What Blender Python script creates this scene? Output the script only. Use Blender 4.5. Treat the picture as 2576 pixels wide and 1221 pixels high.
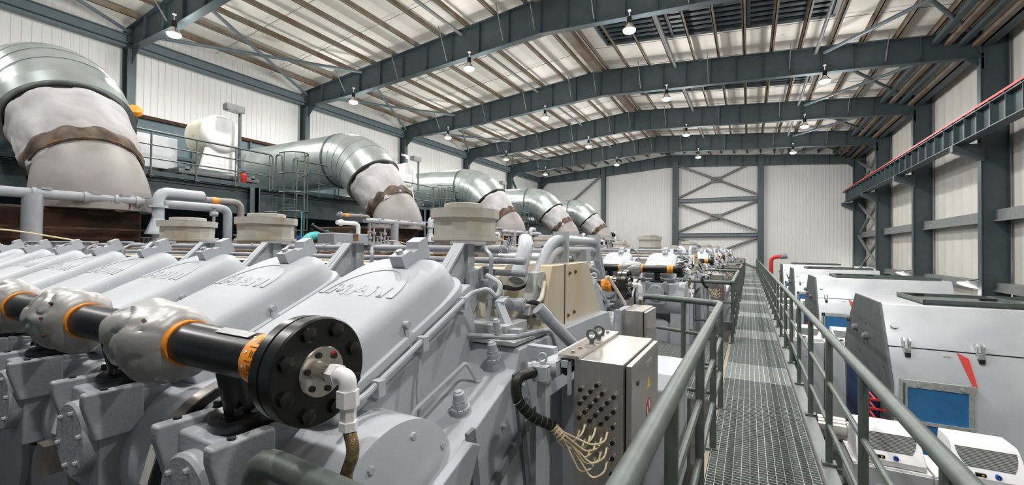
import bpy, bmesh, math, random
from mathutils import Vector, Matrix, noise as mnoise
random.seed(7)
for o in list(bpy.data.objects): bpy.data.objects.remove(o)
SC = bpy.context.scene
COL = SC.collection
# ------------------------------------------------------------------ camera
cam = bpy.data.cameras.new('camera'); camo = bpy.data.objects.new('camera', cam); COL.objects.link(camo)
_f, _w = 1090.0, 2576.0
cam.sensor_width = 36.0; cam.lens = 36.0*_f/_w; cam.clip_start = 0.05; cam.clip_end = 300
vp1 = Vector((1885-1288, 632-610.5, _f)).normalized()
h2 = Vector((-700-1288, 606-610.5, _f)).normalized()
up = vp1.cross(h2).normalized()
if up.y > 0: up = -up
Xc = vp1.cross(up); Yc = vp1; Zc = up
Rm = Matrix((( Xc.x, -Xc.y, -Xc.z), (Yc.x, -Yc.y, -Yc.z), (Zc.x, -Zc.y, -Zc.z)))
camo.matrix_world = Matrix.Translation((0, 0, 1.8)) @ Rm.to_4x4()
SC.camera = camo
# ------------------------------------------------------------------ world, exposure
wd = bpy.data.worlds.new('world'); SC.world = wd; wd.use_nodes = True
wd.node_tree.nodes['Background'].inputs[0].default_value = (0.86, 0.92, 1.0, 1)
wd.node_tree.nodes['Background'].inputs[1].default_value = .13  # added fill light, enters by the hall end left open behind the camera
SC.view_settings.view_transform = 'Standard'; SC.view_settings.look = 'None'
SC.view_settings.gamma = 1; SC.view_settings.use_curve_mapping = False
SC.view_settings.exposure = 0.25
LAMP_W = 225.0          # high-bay lamp, downward
FLOOR = -3.6
RX, LX, FY = 8.75, -22.3, 47.3      # wall planes
PITCH = 7.87
# ------------------------------------------------------------------ materials
def srgb(r, g, b):
    f = lambda c: (c/255)/12.92 if c/255 <= .04045 else ((c/255+.055)/1.055)**2.4
    return (f(r), f(g), f(b), 1)
MATS = {}
def mat(name, col, rough=.5, metal=0., noise=0., nscale=6., col2=None, bump=0., bscale=60., emit=0., stretch=None, thr=(.4, .65), spec=None):
    m = bpy.data.materials.new(name); m.use_nodes = True; nt = m.node_tree; N = nt.nodes; L = nt.links
    b = N['Principled BSDF']; c = srgb(*col)
    b.inputs['Base Color'].default_value = c; b.inputs['Roughness'].default_value = rough; b.inputs['Metallic'].default_value = metal
    if spec is not None: b.inputs['Specular IOR Level'].default_value = spec
    tc = N.new('ShaderNodeTexCoord'); mp = N.new('ShaderNodeMapping'); L.new(tc.outputs['Object'], mp.inputs[0])
    if stretch: mp.inputs['Scale'].default_value = stretch
    if col2 or noise:
        n = N.new('ShaderNodeTexNoise'); n.inputs['Scale'].default_value = nscale; n.inputs['Detail'].default_value = 5
        L.new(mp.outputs[0], n.inputs['Vector'])
        r = N.new('ShaderNodeValToRGB'); r.color_ramp.elements[0].position = thr[0]; r.color_ramp.elements[1].position = thr[1]
        c2 = srgb(*col2) if col2 else tuple(x*(1-noise) for x in c[:3])+(1,)
        r.color_ramp.elements[0].color = c2; r.color_ramp.elements[1].color = c
        L.new(n.outputs['Fac'], r.inputs[0]); L.new(r.outputs[0], b.inputs['Base Color'])
    if bump:
        n2 = N.new('ShaderNodeTexNoise'); n2.inputs['Scale'].default_value = bscale; n2.inputs['Detail'].default_value = 3
        L.new(mp.outputs[0], n2.inputs['Vector'])
        bp = N.new('ShaderNodeBump'); bp.inputs['Strength'].default_value = bump; bp.inputs['Distance'].default_value = .02
        L.new(n2.outputs['Fac'], bp.inputs['Height']); L.new(bp.outputs[0], b.inputs['Normal'])
    if emit:
        b.inputs['Emission Color'].default_value = c; b.inputs['Emission Strength'].default_value = emit
    MATS[name] = m
    return m
mat('engine_gray', (182, 186, 192), .5, 0, .10, 3.0, bump=.05, bscale=25)
mat('engine_dark', (128, 130, 136), .5, 0, .2, 5)
mat('cast_gray', (160, 164, 170), .45, 0, .14, 4, bump=.12, bscale=60)
mat('pipe_gray', (158, 161, 168), .4, 0, .12, 6)
mat('cream', (222, 216, 196), .55, 0, 0, 4, col2=(190, 180, 150), thr=(.3, .5))
mat('tan_cover', (206, 198, 178), .42, .2, 0, 1.6, col2=(200, 176, 132), thr=(.30, .5), stretch=(1, 1, .5))
mat('tub_paint', (176, 174, 168), .5, 0, 0, 2.5, col2=(160, 150, 128), thr=(.28, .45))
mat('rust', (120, 84, 45), .8, 0, 0, 12, col2=(70, 45, 26), thr=(.35, .6))
mat('rust_dark', (74, 48, 30), .85, 0, 0, 3, col2=(36, 24, 17), thr=(.35, .6))
mat('steel_slate', (62, 76, 80), .5, 0, .15, 3)
mat('steel_light', (92, 106, 112), .5, 0, .12, 3)
mat('purlin', (116, 108, 96), .6, 0, 0, 1.6, col2=(104, 84, 64), thr=(.38, .6))
mat('brace_gray', (118, 122, 122), .55, 0, .15, 4)
mat('wall_panel', (212, 213, 211), .5, 0, .04, .6)
mat('wall_teal', (84, 106, 114), .5, 0, .15, 2)
mat('concrete', (160, 148, 128), .8, 0, .2, 1.2)
mat('floor_paint', (88, 84, 78), .7, 0, .3, 1.2)
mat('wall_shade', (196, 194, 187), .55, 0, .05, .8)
mat('black_paint', (22, 22, 24), .3, 0, .2, 8)
mat('black_rubber', (16, 16, 17), .45)
mat('orange_band', (246, 156, 44), .45, 0, 0, 40, col2=(240, 140, 30), thr=(.4, .6))
mat('foil', (164, 164, 162), .42, .3, 0, 4, col2=(158, 158, 155), bump=.5, bscale=7)
mat('cloth', (176, 175, 178), .75, 0, 0, 2, col2=(160, 157, 157), bump=.35, bscale=5)
mat('cloth_stain', (104, 92, 80), .85, 0, 0, 4, col2=(66, 50, 38), bump=.5, bscale=12)
mat('warm_gray', (146, 142, 139), .55, .05, 0, 1.5, col2=(130, 125, 121))
mat('duct_metal', (190, 198, 197), .30, .72, 0, 1.2, col2=(168, 178, 175))
mat('galv', (98, 107, 103), .5, .3, .2, 9, bump=.06, bscale=80)
mat('galv_light', (196, 200, 198), .42, .45, .2, 20)
mat('grate_lit', (218, 224, 222), .4, .3, .15, 14)  # paler copy of grate: light on the bar faces put into the colour
mat('grate', (172, 180, 178), .45, .3, .25, 14)
mat('stainless', (196, 190, 182), .28, .8, .12, 3, stretch=(40, 40, 1))
mat('stainless_bright', (205, 200, 190), .2, .9)
mat('white_paint', (232, 232, 232), .45, 0, .03, 2)
mat('gen_white', (214, 217, 221), .32, .3, 0, 1.2, col2=(196, 199, 204))
mat('gen_gray', (92, 98, 98), .45, 0, .25, 4)
mat('blue_filter', (46, 118, 176), .5, 0, .12, 5)
mat('deep_blue', (20, 54, 100), .5)
mat('red_paint', (190, 40, 28), .45)
mat('turquoise', (78, 178, 178), .45)
mat('barrel_blue', (20, 84, 180), .4)
mat('insul_ceiling', (240, 235, 226), .75, 0, .05, 2, bump=.3, bscale=9, stretch=(.35, 2.2, 1))
mat('hose_brown', (158, 136, 98), .35, .5, 0, 60, col2=(116, 96, 64), bump=.4, bscale=300)
mat('cable_cream', (222, 206, 170), .5)
mat('cable_white', (228, 220, 206), .5)
mat('lens', (255, 252, 245), .4, emit=9)
mat('window_glow', (236, 240, 230), .4, emit=1.2)
mat('dark', (20, 20, 20), .7)
mat('yellow', (236, 200, 40), .5)
mat('label_white', (222, 222, 218), .5)
mat('label_gray', (150, 152, 150), .4)
mat('green_gray', (110, 128, 120), .5)
# ------------------------------------------------------------------ mesh helpers
def V(*a): return Vector(a)
class MB:
    def __init__(s): s.v = []; s.f = []
    def add(s, vs, fs):
        n = len(s.v); s.v += [tuple(x) for x in vs]; s.f += [tuple(i+n for i in q) for q in fs]; return s
    def box(s, x0, x1, y0, y1, z0, z1):
        return s.add([(x0,y0,z0),(x1,y0,z0),(x1,y1,z0),(x0,y1,z0),(x0,y0,z1),(x1,y0,z1),(x1,y1,z1),(x0,y1,z1)],
                     [(3,2,1,0),(4,5,6,7),(0,1,5,4),(1,2,6,5),(2,3,7,6),(3,0,4,7)])
    def obox(s, c, a, b, d):
        c = Vector(c); a = Vector(a); b = Vector(b); d = Vector(d)
        vs = [c+i*a+j*b+k*d for k in (-1,1) for i,j in ((-1,-1),(1,-1),(1,1),(-1,1))]
        return s.add(vs, [(3,2,1,0),(4,5,6,7),(0,1,5,4),(1,2,6,5),(2,3,7,6),(3,0,4,7)])
    def beam(s, p, q, w, h, up=(0,0,1)):
        p = Vector(p); q = Vector(q); d = (q-p); l = d.length; d.normalize(); u = Vector(up)
        sd = d.cross(u)
        if sd.length < 1e-4: sd = d.cross(Vector((0,1,0)))
        sd.normalize(); u = sd.cross(d)
        return s.obox((p+q)/2, d*l/2, sd*w/2, u*h/2)
    def ibeam(s, p, q, w, h, t=.02, up=(0,0,1)):
        p = Vector(p); q = Vector(q); d = (q-p).normalized(); u = Vector(up); sd = d.cross(u).normalized(); u = sd.cross(d)
        s.beam(p+u*(h/2-t/2), q+u*(h/2-t/2), w, t, up); s.beam(p-u*(h/2-t/2), q-u*(h/2-t/2), w, t, up)
        return s.beam(p, q, t*.8, h-2*t, up)
    def loft(s, loops, cap=True, closed=False):
        n = len(loops[0]); vs = [p for l in loops for p in l]; fs = []
        m = len(loops)
        for i in range(m if closed else m-1):
            j = (i+1) % m
            for k in range(n):
                k2 = (k+1) % n; fs.append((i*n+k, i*n+k2, j*n+k2, j*n+k))
        if cap and not closed: fs += [tuple(range(n-1,-1,-1)), tuple(range((m-1)*n, m*n))]
        return s.add(vs, fs)
    def lathe(s, p, d, prof, n=24, cap=True, ph=0):
        p = Vector(p); d = Vector(d).normalized(); a = d.orthogonal().normalized()
        if abs(d.z) > .99: a = Vector((1,0,0))
        b = d.cross(a); loops = []
        for t, r in prof:
            loops.append([p+d*t+(a*math.cos(ph+2*math.pi*k/n)+b*math.sin(ph+2*math.pi*k/n))*r for k in range(n)])
        return s.loft(loops, cap)
    def cyl(s, p, q, r, n=16, r2=None):
        p = Vector(p); q = Vector(q)
        return s.lathe(p, q-p, [(0, r), ((q-p).length, r if r2 is None else r2)], n)
    def ring(s, p, q, r0, r1, n=24):
        p = Vector(p); q = Vector(q); l = (q-p).length; d = (q-p).normalized(); a = d.orthogonal().normalized(); b = d.cross(a)
        loops = [[p+d*t+(a*math.cos(2*math.pi*k/n)+b*math.sin(2*math.pi*k/n))*r for k in range(n)] for t, r in ((0,r0),(l,r0),(l,r1),(0,r1))]
        return s.loft(loops, False, True)
    def tube(s, pts, r, n=10, br=None, seg=5):
        pts = [Vector(p) for p in pts]; br = r*2.2 if br is None else br
        path = [pts[0]]
        for i in range(1, len(pts)-1):
            a, b, c = pts[i-1], pts[i], pts[i+1]; d1 = (a-b); d2 = (c-b); l1 = d1.length; l2 = d2.length
            if l1 < 1e-6 or l2 < 1e-6: continue
            t = min(br, l1*.49, l2*.49); d1.normalize(); d2.normalize()
            p0 = b+d1*t; p2 = b+d2*t
            for k in range(seg+1):
                u = k/seg; path.append(p0*(1-u)**2+b*2*u*(1-u)+p2*u*u)
        path.append(pts[-1])
        loops = []; prev = None
        for i, p in enumerate(path):
            d = (path[min(i+1, len(path)-1)]-path[max(i-1, 0)]).normalized()
            if prev is None: a = d.orthogonal().normalized()
            else:
                a = prev-d*prev.dot(d)
                a = a.normalized() if a.length > 1e-5 else d.orthogonal().normalized()
            prev = a; b = d.cross(a)
            rr = r(i/(len(path)-1)) if callable(r) else r
            loops.append([p+(a*math.cos(2*math.pi*k/n)+b*math.sin(2*math.pi*k/n))*rr for k in range(n)])
        return s.loft(loops, True)
    def prism(s, poly, f0, f1):
        # poly: list of 2d points; f0/f1 map (u,v) -> 3d
        n = len(poly); vs = [f0(*p) for p in poly]+[f1(*p) for p in poly]
        fs = [tuple(range(n-1,-1,-1)), tuple(range(n, 2*n))]+[(i,(i+1)%n,(i+1)%n+n,i+n) for i in range(n)]
        return s.add(vs, fs)
    def hexbolt(s, p, d, r, h, n=6):
        s.lathe(p, d, [(0, r*1.3), (h*.2, r*1.3)], 16)
        return s.lathe(p, d, [(h*.2, r*1.08), (h, r*1.08), (h*1.08, r*.9)], 6)
WL = {}
def link(o, parent, world):
    COL.objects.link(o)
    if parent is not None:
        o.parent = parent; o.location = Vector(world)-WL[parent.name]
    else: o.location = world
    WL[o.name] = Vector(world)
def tag(o, label=None, cat=None, group=None, kind=None):
    if label: o['label'] = label
    if cat: o['category'] = cat
    if group: o['group'] = group
    if kind: o['kind'] = kind
    return o
def obj(name, mb, m, parent=None, bevel=0, sharp=35, at=None):
    me = bpy.data.meshes.new(name)
    # object origin: parent's origin unless given
    org = Vector(at) if at is not None else (WL[parent.name] if parent is not None else Vector((0,0,0)))
    me.from_pydata([(x-org.x, y-org.y, z-org.z) for x, y, z in mb.v], [], mb.f)
    bm = bmesh.new(); bm.from_mesh(me); bmesh.ops.recalc_face_normals(bm, faces=bm.faces); bm.to_mesh(me); bm.free()
    me.materials.append(MATS[m])
    me.polygons.foreach_set('use_smooth', [True]*len(me.polygons)); me.set_sharp_from_angle(angle=math.radians(sharp))
    o = bpy.data.objects.new(name, me); link(o, parent, org)
    if bevel:
        b = o.modifiers.new('bevel', 'BEVEL'); b.width = bevel; b.segments = 2; b.limit_method = 'ANGLE'; b.angle_limit = math.radians(40); b.harden_normals = True
    return o
def thing(name, loc, label, cat, group=None):
    o = bpy.data.objects.new(name, None); o.empty_display_size = .1; link(o, None, loc); return tag(o, label, cat, group)
def struct(name, mb, m, label=None, **k):
    o = obj(name, mb, m, **k); o['kind'] = 'structure'
    if label: o['label'] = label
    return o
def dup(root, dx, dy, dz=0, label=None, skip=()):
    def rec(o, par):
        c = o.copy(); COL.objects.link(c)
        if par is not None: c.parent = par
        else: c.location = o.location+Vector((dx, dy, dz))
        for ch in o.children:
            if stem(ch.name) not in skip: rec(ch, c)
        return c
    r = rec(root, None); WL[r.name] = WL[root.name]+Vector((dx, dy, dz))
    if label: r['label'] = label
    return r
def stem(n): return n.split('.')[0]
exec_sections = True
# ================================================================== SETTING
b = MB(); b.box(-34, 16, -9, 50, FLOOR-.1, FLOOR); struct('floor', b, 'floor_paint')
def corr(x_of, n0, n1, z0, z1, pitch=.3, depth=.035, along='y'):
    """corrugated sheet: trapezoid ribs running up the wall"""
    m = MB(); pts = []; t = n0
    while t < n1:
        for dt, dd in ((0,0),(pitch*.60,0),(pitch*.66,1),(pitch*.90,1),(pitch*.96,0)): pts.append((t+dt, dd*depth))
        t += pitch
    vs = []; fs = []
    for u, d in pts:
        for z in (z0, z1): vs.append((x_of+d, u, z) if along == 'y' else (u, x_of+d, z))
    for i in range(len(pts)-1): fs.append((2*i, 2*i+2, 2*i+3, 2*i+1))
    n = len(vs)//2
    bk = -.12
    k = len(vs)
    e = [pts[0][0], pts[-1][0]]
    for u in e:
        for z in (z0, z1): vs.append((x_of+bk, u, z) if along == 'y' else (u, x_of+bk, z))
    fs.append((k, k+2, k+3, k+1)); m.add(vs, fs); return m
struct('wall_left', corr(LX, -9, FY, 7.15, 11.1, pitch=.25, depth=.018), 'wall_panel')
b = MB(); b.box(LX-.3, LX-.02, -9, FY, FLOOR, 7.15); struct('wall_left_lower', b, 'wall_teal')
b = MB()
vs=[]; 
m = corr(FY, LX, RX+.3, FLOOR, 12.3, pitch=.28, depth=-.02, along='x')
m.v = [(x, (y if y <= FY+.01 else y), z) for x, y, z in m.v]
m.v = [(x, FY+.12 if abs(y-(FY-.12)) < 1e-6 else y, z) for x, y, z in m.v]
struct('wall_far', m, 'wall_panel')
m = corr(RX, -9, FY, FLOOR, 10.9, pitch=1.0, depth=-.02)
m.v = [(RX+.12 if abs(x-(RX-.12)) < 1e-6 else x, y, z) for x, y, z in m.v]
struct('wall_right', m, 'wall_shade')
def roofz(x, base=11.85): return base-.093*abs(x+7.3)*(1 if x < -7.3 else .98)
for nm, xa, xb in (('ceiling_left', LX-.2, -7.3), ('ceiling_right', -7.3, RX+.2)):
    b = MB(); za, zb = roofz(xa, 12.32), roofz(xb, 12.32)
    b.add([(xa,-9,za),(xb,-9,zb),(xb,FY,zb),(xa,FY,za),(xa,-9,za+.15),(xb,-9,zb+.15),(xb,FY,zb+.15),(xa,FY,za+.15)],
          [(0,1,2,3),(7,6,5,4),(0,4,5,1),(2,6,7,3),(1,5,6,2),(0,3,7,4)])
    struct(nm, b, 'insul_ceiling')
FR = [-.1, 7.75, 15.6, 23.5, 31.4, 39.3, 46.9]
# portal frames
for i, y in enumerate(FR):
    last = i == 6
    b = MB(); W = .3
    segs = [(-22.0, 10.42, 9.62), (-18.2, 10.8, 9.66), (-7.3, 11.8, 10.38), (4.2, 10.82, 9.72), (7.95, 10.45, 9.45)]
    if last: segs = [(x, zt-.25, zb+.0) for x, zt, zb in segs]
    for (xa, ta, ba), (xb, tb, bb) in zip(segs, segs[1:]):
        for za, zb in ((ta, tb), (ba, bb)):
            b.add([(xa,y-W/2,za-.02),(xb,y-W/2,zb-.02),(xb,y+W/2,zb-.02),(xa,y+W/2,za-.02),(xa,y-W/2,za),(xb,y-W/2,zb),(xb,y+W/2,zb),(xa,y+W/2,za)],
                  [(3,2,1,0),(4,5,6,7),(0,1,5,4),(1,2,6,5),(2,3,7,6),(3,0,4,7)])
        b.add([(xa,y-.008,ba),(xb,y-.008,bb),(xb,y+.008,bb),(xa,y+.008,ba),(xa,y-.008,ta),(xb,y-.008,tb),(xb,y+.008,tb),(xa,y+.008,ta)],
              [(3,2,1,0),(4,5,6,7),(0,1,5,4),(1,2,6,5),(2,3,7,6),(3,0,4,7)])
    # stiffeners
    xs = [-7.3-1.45*k for k in range(1, 10)]+[-7.3+1.12*k for k in range(1, 13)]+[-7.3]
    for x in xs:
        def interp(j):
            for a, c in zip(segs, segs[1:]):
                if a[0] <= x <= c[0]: return a[j]+(c[j]-a[j])*(x-a[0])/(c[0]-a[0])
            return segs[-1][j]
        b.box(x-.008, x+.008, y-W/2+.02, y+W/2-.02, interp(2), interp(1))
    struct('roof_beam', b, 'steel_slate', ('dark steel portal rafter spanning the hall, number %d in view from the camera end' % i) if i else 'dark steel portal rafter overhead behind the camera')
    if i == 0 : pass
    for sx, x in ((-1, -21.85), (1, 8.2)):
        b = MB()
        if sx < 0: b.ibeam((x, y, FLOOR), (x, y, 10.4), .28, .5, .022, up=(1,0,0))
        else:
            b.ibeam((x+.05, y, FLOOR), (x+.05, y, 10.4), .3, .8, .025, up=(1,0,0))
        # haunch
        b.prism([(0,0),(0,-.65),(.75,0)], lambda u, v: (x-sx*(.2+u), y-.01, 9.62+v), lambda u, v: (x-sx*(.2+u), y+.01, 9.62+v))
        struct('steel_column', b, 'steel_slate', 'dark steel column number %d along the %s wall' % (i if i else 7, 'duct side' if sx < 0 else 'crane rail'))
# eave beams
b = MB(); b.ibeam((-21.75, -9, 9.98), (-21.75, FY, 9.98), .3, .36, .03); b.box(-21.95, -21.75, -9, FY, 9.68, 9.78)
struct('eave_beam', b, 'steel_light', 'steel eave beam running above the white wall behind the ducts')
b = MB(); b.ibeam((8.1, -9, 10.0), (8.1, FY, 10.0), .3, .3, .03)
struct('eave_beam', b, 'steel_slate', 'steel eave beam running above the crane rail wall')
# purlins (Z-sections along the hall)
xs = [(-7.3-.75-1.43*k) for k in range(10)]+[(-7.3+.35+1.12*k) for k in range(14)]
for x in xs:
    z = roofz(x)+.12; b = MB()
    b.box(x-.015, x+.015, -9, FY, z-.12, z+.12); b.box(x-.015, x+.09, -9, FY, z-.12, z-.10); b.box(x-.075, x+.012, -9, FY, z+.1, z+.12)
    struct('purlin_beam', b, 'purlin', 'rust streaked roof purlin, number %d counted %s from the ridge' % ((xs.index(x)+1, 'towards the duct wall') if x < -7.3 else (xs.index(x)-9, 'towards the crane rail wall')))
b = MB(); b.box(-7.62, -7.2, -9, FY, 11.72, 12.02)
struct('ridge_beam', b, 'purlin', 'wide rusty ridge beam at the roof peak')
# long strut tubes
for x, nm in ((-11.2, 'third'), (-3.35, 'middle'), (2.6, 'crane side')):
    b = MB(); b.cyl((x, -9, roofz(x)-.22), (x, FY, roofz(x)-.22), .07, 12)
    struct('tie_beam', b, 'brace_gray', 'round steel tie tube under the purlins, %s line' % nm)
# roof cross bracing
def xbrace(x0, x1, ya, yb, r, nm):
    m = MB(); zc = lambda x: roofz(x)-.28
    m.cyl((x0, ya, zc(x0)), (x1, yb, zc(x1)), r, 10); m.cyl((x0, yb, zc(x0)-.02), (x1, ya, zc(x1)-.02), r, 10)
    m.box((x0+x1)/2-.2, (x0+x1)/2+.2, (ya+yb)/2-.2, (ya+yb)/2+.2, zc((x0+x1)/2)-.02, zc((x0+x1)/2))
    struct('brace_beam', m, 'steel_light', nm)
for i in range(len(FR)-1):
    xbrace(-21.5, -17.2, FR[i]+.2, FR[i+1]-.2, .07, 'crossed roof brace by the duct side eaves, bay %d' % (i+1))
    xbrace(2.9, 7.8, FR[i]+.2, FR[i+1]-.2, .075, 'crossed roof brace by the crane side eaves, bay %d' % (i+1))
k = 0
yy = -7.4
while yy < 46:
    m = MB()
    for xa, xb in ((LX+.3, -7.3), (-7.3, RX-.3)): m.cyl((xa, yy, roofz(xa)+.35), (xb, yy, roofz(xb)+.35), .011, 6)
    k += 1; struct('tension_beam', m, 'brace_gray', 'thin transverse sag rod under the roof sheets, number %d' % k); yy += 2.63
# flange stays
for y in FR[1:6]:
    for x in (-17, -13.4, -9.2, -5.2, -.6, 3.2):
        pass
# fly braces at ridge etc
for i, y in enumerate(FR[1:6]):
    for x in (-18.5, -14.8, -11.9, -9.0, -7.55, -5.1, -1.8, 1.6, 5.0):
        z0 = roofz(x)-1.25+(.0 if abs(x+7.3) < 8 else .35)
        b = MB(); b.beam((x, y-.14, z0), (x-.0, y-.75, roofz(x)+.05), .03, .03)
        struct('stay_beam', b, 'brace_gray', 'short flange stay fixed to visible rafter %d' % (i+1))
# far wall columns, beams and braces
FW = FY-.38
for x, w in ((-14.2, .42), (-6.65, .55), (.95, .5)):
    b = MB(); b.ibeam((x, FW, FLOOR), (x, FW, 10.9), w, .45, .03, up=(0,1,0))
    struct('end_wall_column', b, 'steel_slate', 'dark steel column on the far wall, x braces %s' % ('beyond' if x < -14 else 'on its right side' if x < 0 else 'on its left side'))
for z, h in ((6.85, .34), (3.36, .34)):
    b = MB(); b.ibeam((-6.4, FW, z), (.7, FW, z), .2, h, .03); struct('end_wall_beam', b, 'steel_light', 'horizontal beam between the far wall braces at height %s' % ('upper' if z > 5 else 'lower'))
b = MB(); b.ibeam((-15.8, FW, 3.6), (-14.4, FW, 3.6), .2, .5, .03); struct('end_wall_beam', b, 'steel_light', 'short horizontal beam beside the last exhaust duct')
for k, (za, zb) in enumerate(((7.2, 10.4), (3.75, 6.55), (.2, 3.05))):
    b = MB(); zm = (za+zb)/2
    b.cyl((-6.3, FW-.1, zb), (.6, FW-.1, za), .1, 12); b.cyl((-6.3, FW+.08, za), (.6, FW+.08, zb), .1, 12)
    b.box(-3.35, -2.35, FW-.01, FW+.01, zm-.28, zm+.28)
    struct('brace_beam', b, 'brace_gray', 'crossed tubular brace on the far wall, %s tier' % ('top', 'middle', 'bottom')[k])
b = MB(); b.cyl((-20.5, FW, 5.2), (-14.4, FW, 10.1), .11, 12); struct('brace_beam', b, 'brace_gray', 'single diagonal tube rising on the far wall behind the last duct')
# left wall end bay vertical braces
b = MB(); b.cyl((-21.8, 39.5, 9.3), (-21.8, 43.1, 5.5), .12, 10); b.cyl((-21.8, 46.7, 9.3), (-21.8, 43.1, 5.5), .12, 10)
struct('brace_beam', b, 'steel_slate', 'v shaped wall brace in the last bay above the ducts')
# right wall girts, end brace
for z, h, nm in ((3.27, .42, 'middle'), (.52, .3, 'lower'), (-.4, .3, 'lowest')):
    b = MB(); b.box(8.3, 8.7, -9, FY, z-h/2, z+h/2); b.box(8.22, 8.34, -9, FY, z-h/2-.03, z-h/2+.03)
    struct('girt_beam', b, 'brace_gray', '%s horizontal steel girt on the crane rail wall' % nm)
for k, (za, zb) in enumerate(((.4, 3.2), (3.4, 6.0), (7.2, 9.6))):
    b = MB(); b.cyl((8.2, 39.5, za), (8.2, 46.7, zb), .11, 10); b.cyl((8.3, 39.5, zb), (8.3, 46.7, za), .11, 10)
    struct('brace_beam', b, 'brace_gray', 'crossed brace in the last bay of the crane rail wall, %s tier' % ('bottom', 'middle', 'top')[k])
for k, (xx, zo) in enumerate(((6.55,-.30),(6.95,-.34),(7.35,-.42),(7.75,-.5))):
    b = MB(); z = roofz(xx)+zo; b.box(xx-.09, xx+.09, -9, FY, z-.1, z+.1); struct('eave_beam', b, 'purlin' if k % 2 else 'steel_slate', 'long eave beam over the crane rail wall, number %d from the hall side' % (k+1))
# crane runway
CX = 7.3
b = MB(); b.ibeam((CX, -9, 6.5), (CX, 46.4, 6.5), .42, .85, .035)
y = -8.5
while y < 46:
    b.box(CX-.19, CX+.19, y-.01, y+.01, 6.1, 6.9); y += 1.0
struct('crane_beam', b, 'steel_slate', 'dark crane runway beam with stiffeners along the right wall columns')
t = thing('conductor_rail', (CX, 20, 6.95), 'thin red conductor rail on top of the crane runway beam', 'rail')
b = MB(); b.box(CX-.2, CX-.14, -9, 46.6, 6.99, 7.07); obj('conductor_strip', b, 'red_paint', t)
b = MB(); b.box(CX-.04, CX+.04, -9, 46.4, 6.925, 7.05); obj('steel_rail', b, 'steel_slate', t)
for k in range(56): b = MB(); b.box(CX-.22, CX+.02, -8.5+k, -8.44+k, 6.925, 6.99); obj('clip', b, 'dark', t)
for i, y in enumerate(FR):
    b = MB(); b.prism([(7.05,6.07),(7.95,6.07),(7.95,5.35),(7.05,5.82)], lambda u, v: (u, y-.14, v), lambda u, v: (u, y+.14, v))
    struct('corbel_beam', b, 'steel_slate', 'crane corbel on wall column number %d' % (i+1))
# roof ventilator (dark louvres in the ridge opening)
for k, (x0, x1, y0, y1) in enumerate(((-6.3, 3.0, 17.3, 21.2), (-6.3, 3.0, 25.4, 29.0), (-6.3, 3.0, 33.2, 36.8))):
    t = thing('roof_ventilator', (-1.7, (y0+y1)/2, roofz(-1.7)+.1), 'dark louvred roof ventilator, %s of three from the camera end' % ('first', 'second', 'third')[k], 'ventilator', 'roof ventilators')
    b = MB()
    def zz(x): return roofz(x, 12.30)
    def slab(xa, xb, ya, yb, t0, t1, m):
        m.add([(xa,ya,zz(xa)+t0),(xb,ya,zz(xb)+t0),(xb,yb,zz(xb)+t0),(xa,yb,zz(xa)+t0),(xa,ya,zz(xa)+t1),(xb,ya,zz(xb)+t1),(xb,yb,zz(xb)+t1),(xa,yb,zz(xa)+t1)],
              [(3,2,1,0),(4,5,6,7),(0,1,5,4),(1,2,6,5),(2,3,7,6),(3,0,4,7)])
    slab(x0, x1, y0, y1, -.02, .0, b); obj('duct_panel', b, 'dark', t)
    b = MB()
    for ya, yb in ((y0-.1, y0+.15), (y1-.15, y1+.1)): slab(x0, x1, ya, yb, -.14, -.02, b)
    for xa in (x0, x0+3.1, x0+6.2, x1-.12): slab(xa, xa+.12, y0, y1, -.14, -.02, b)
    obj('frame', b, 'steel_slate', t)
    b = MB(); y = y0+.35
    while y < y1-.3: slab(x0+.15, x1-.15, y, y+.22, -.1, -.05, b); y += .42
    obj('louvre', b, 'steel_slate', t)
# ================================================================== HIGH-BAY LAMPS
def highbay(x, y, z, label):
    t = thing('high_bay_lamp', (x, y, z), label, 'lamp', 'high-bay lamps under the rafters')
    b = MB(); b.lathe((x,y,z), (0,0,1), [(0,.23),(.06,.215),(.2,.10),(.24,.08)], 20); obj('reflector', b, 'stainless_bright', t)
    b = MB(); b.lathe((x,y,z), (0,0,1), [(.24,.085),(.46,.085),(.48,.05)], 16); obj('ballast_housing', b, 'black_paint', t)
    b = MB(); b.cyl((x,y,z+.48), (x,y,z+.72), .02, 8); b.box(x-.05, x+.05, y-.05, y+.05, z+.68, z+.72); obj('hanger', b, 'white_paint', t)
    b = MB(); b.lathe((x,y,z), (0,0,-1), [(-.005,.225),(.05,.21),(.09,.15),(.11,.05)], 20); obj('lens', b, 'lens', t)
    ld = bpy.data.lights.get('bay_light')
    if ld is None:
        ld = bpy.data.lights.new('bay_light', 'AREA'); ld.shape = 'DISK'; ld.size = .32; ld.energy = LAMP_W; ld.color = (1, .98, .955); ld.spread = math.radians(175)
        l2 = bpy.data.lights.new('bay_glow', 'POINT'); l2.shadow_soft_size = .4; l2.energy = LAMP_W*1.45; l2.color = (1, .97, .94)
    for nm, dz in (('bay_light', -.13), ('bay_glow', -.32)):
        lo = bpy.data.objects.new(nm, bpy.data.lights[nm]); COL.objects.link(lo); lo.parent = t; lo.location = (0, 0, dz)
LXS = [(-17.7, 9.2, 'duct side row'), (-10.6, 9.55, 'second row from the ducts'), (-3.75, 9.6, 'second row from the crane rail'), (2.9, 9.33, 'crane rail side row')]
for i, y in enumerate(FR[:6]):
    for x, z, nm in LXS:
        highbay(x, y-.25, z, ('bright bell-shaped high-bay lamp under visible rafter %d, %s' % (i, nm)) if i else 'high-bay lamp overhead behind the camera, %s' % nm)
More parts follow.
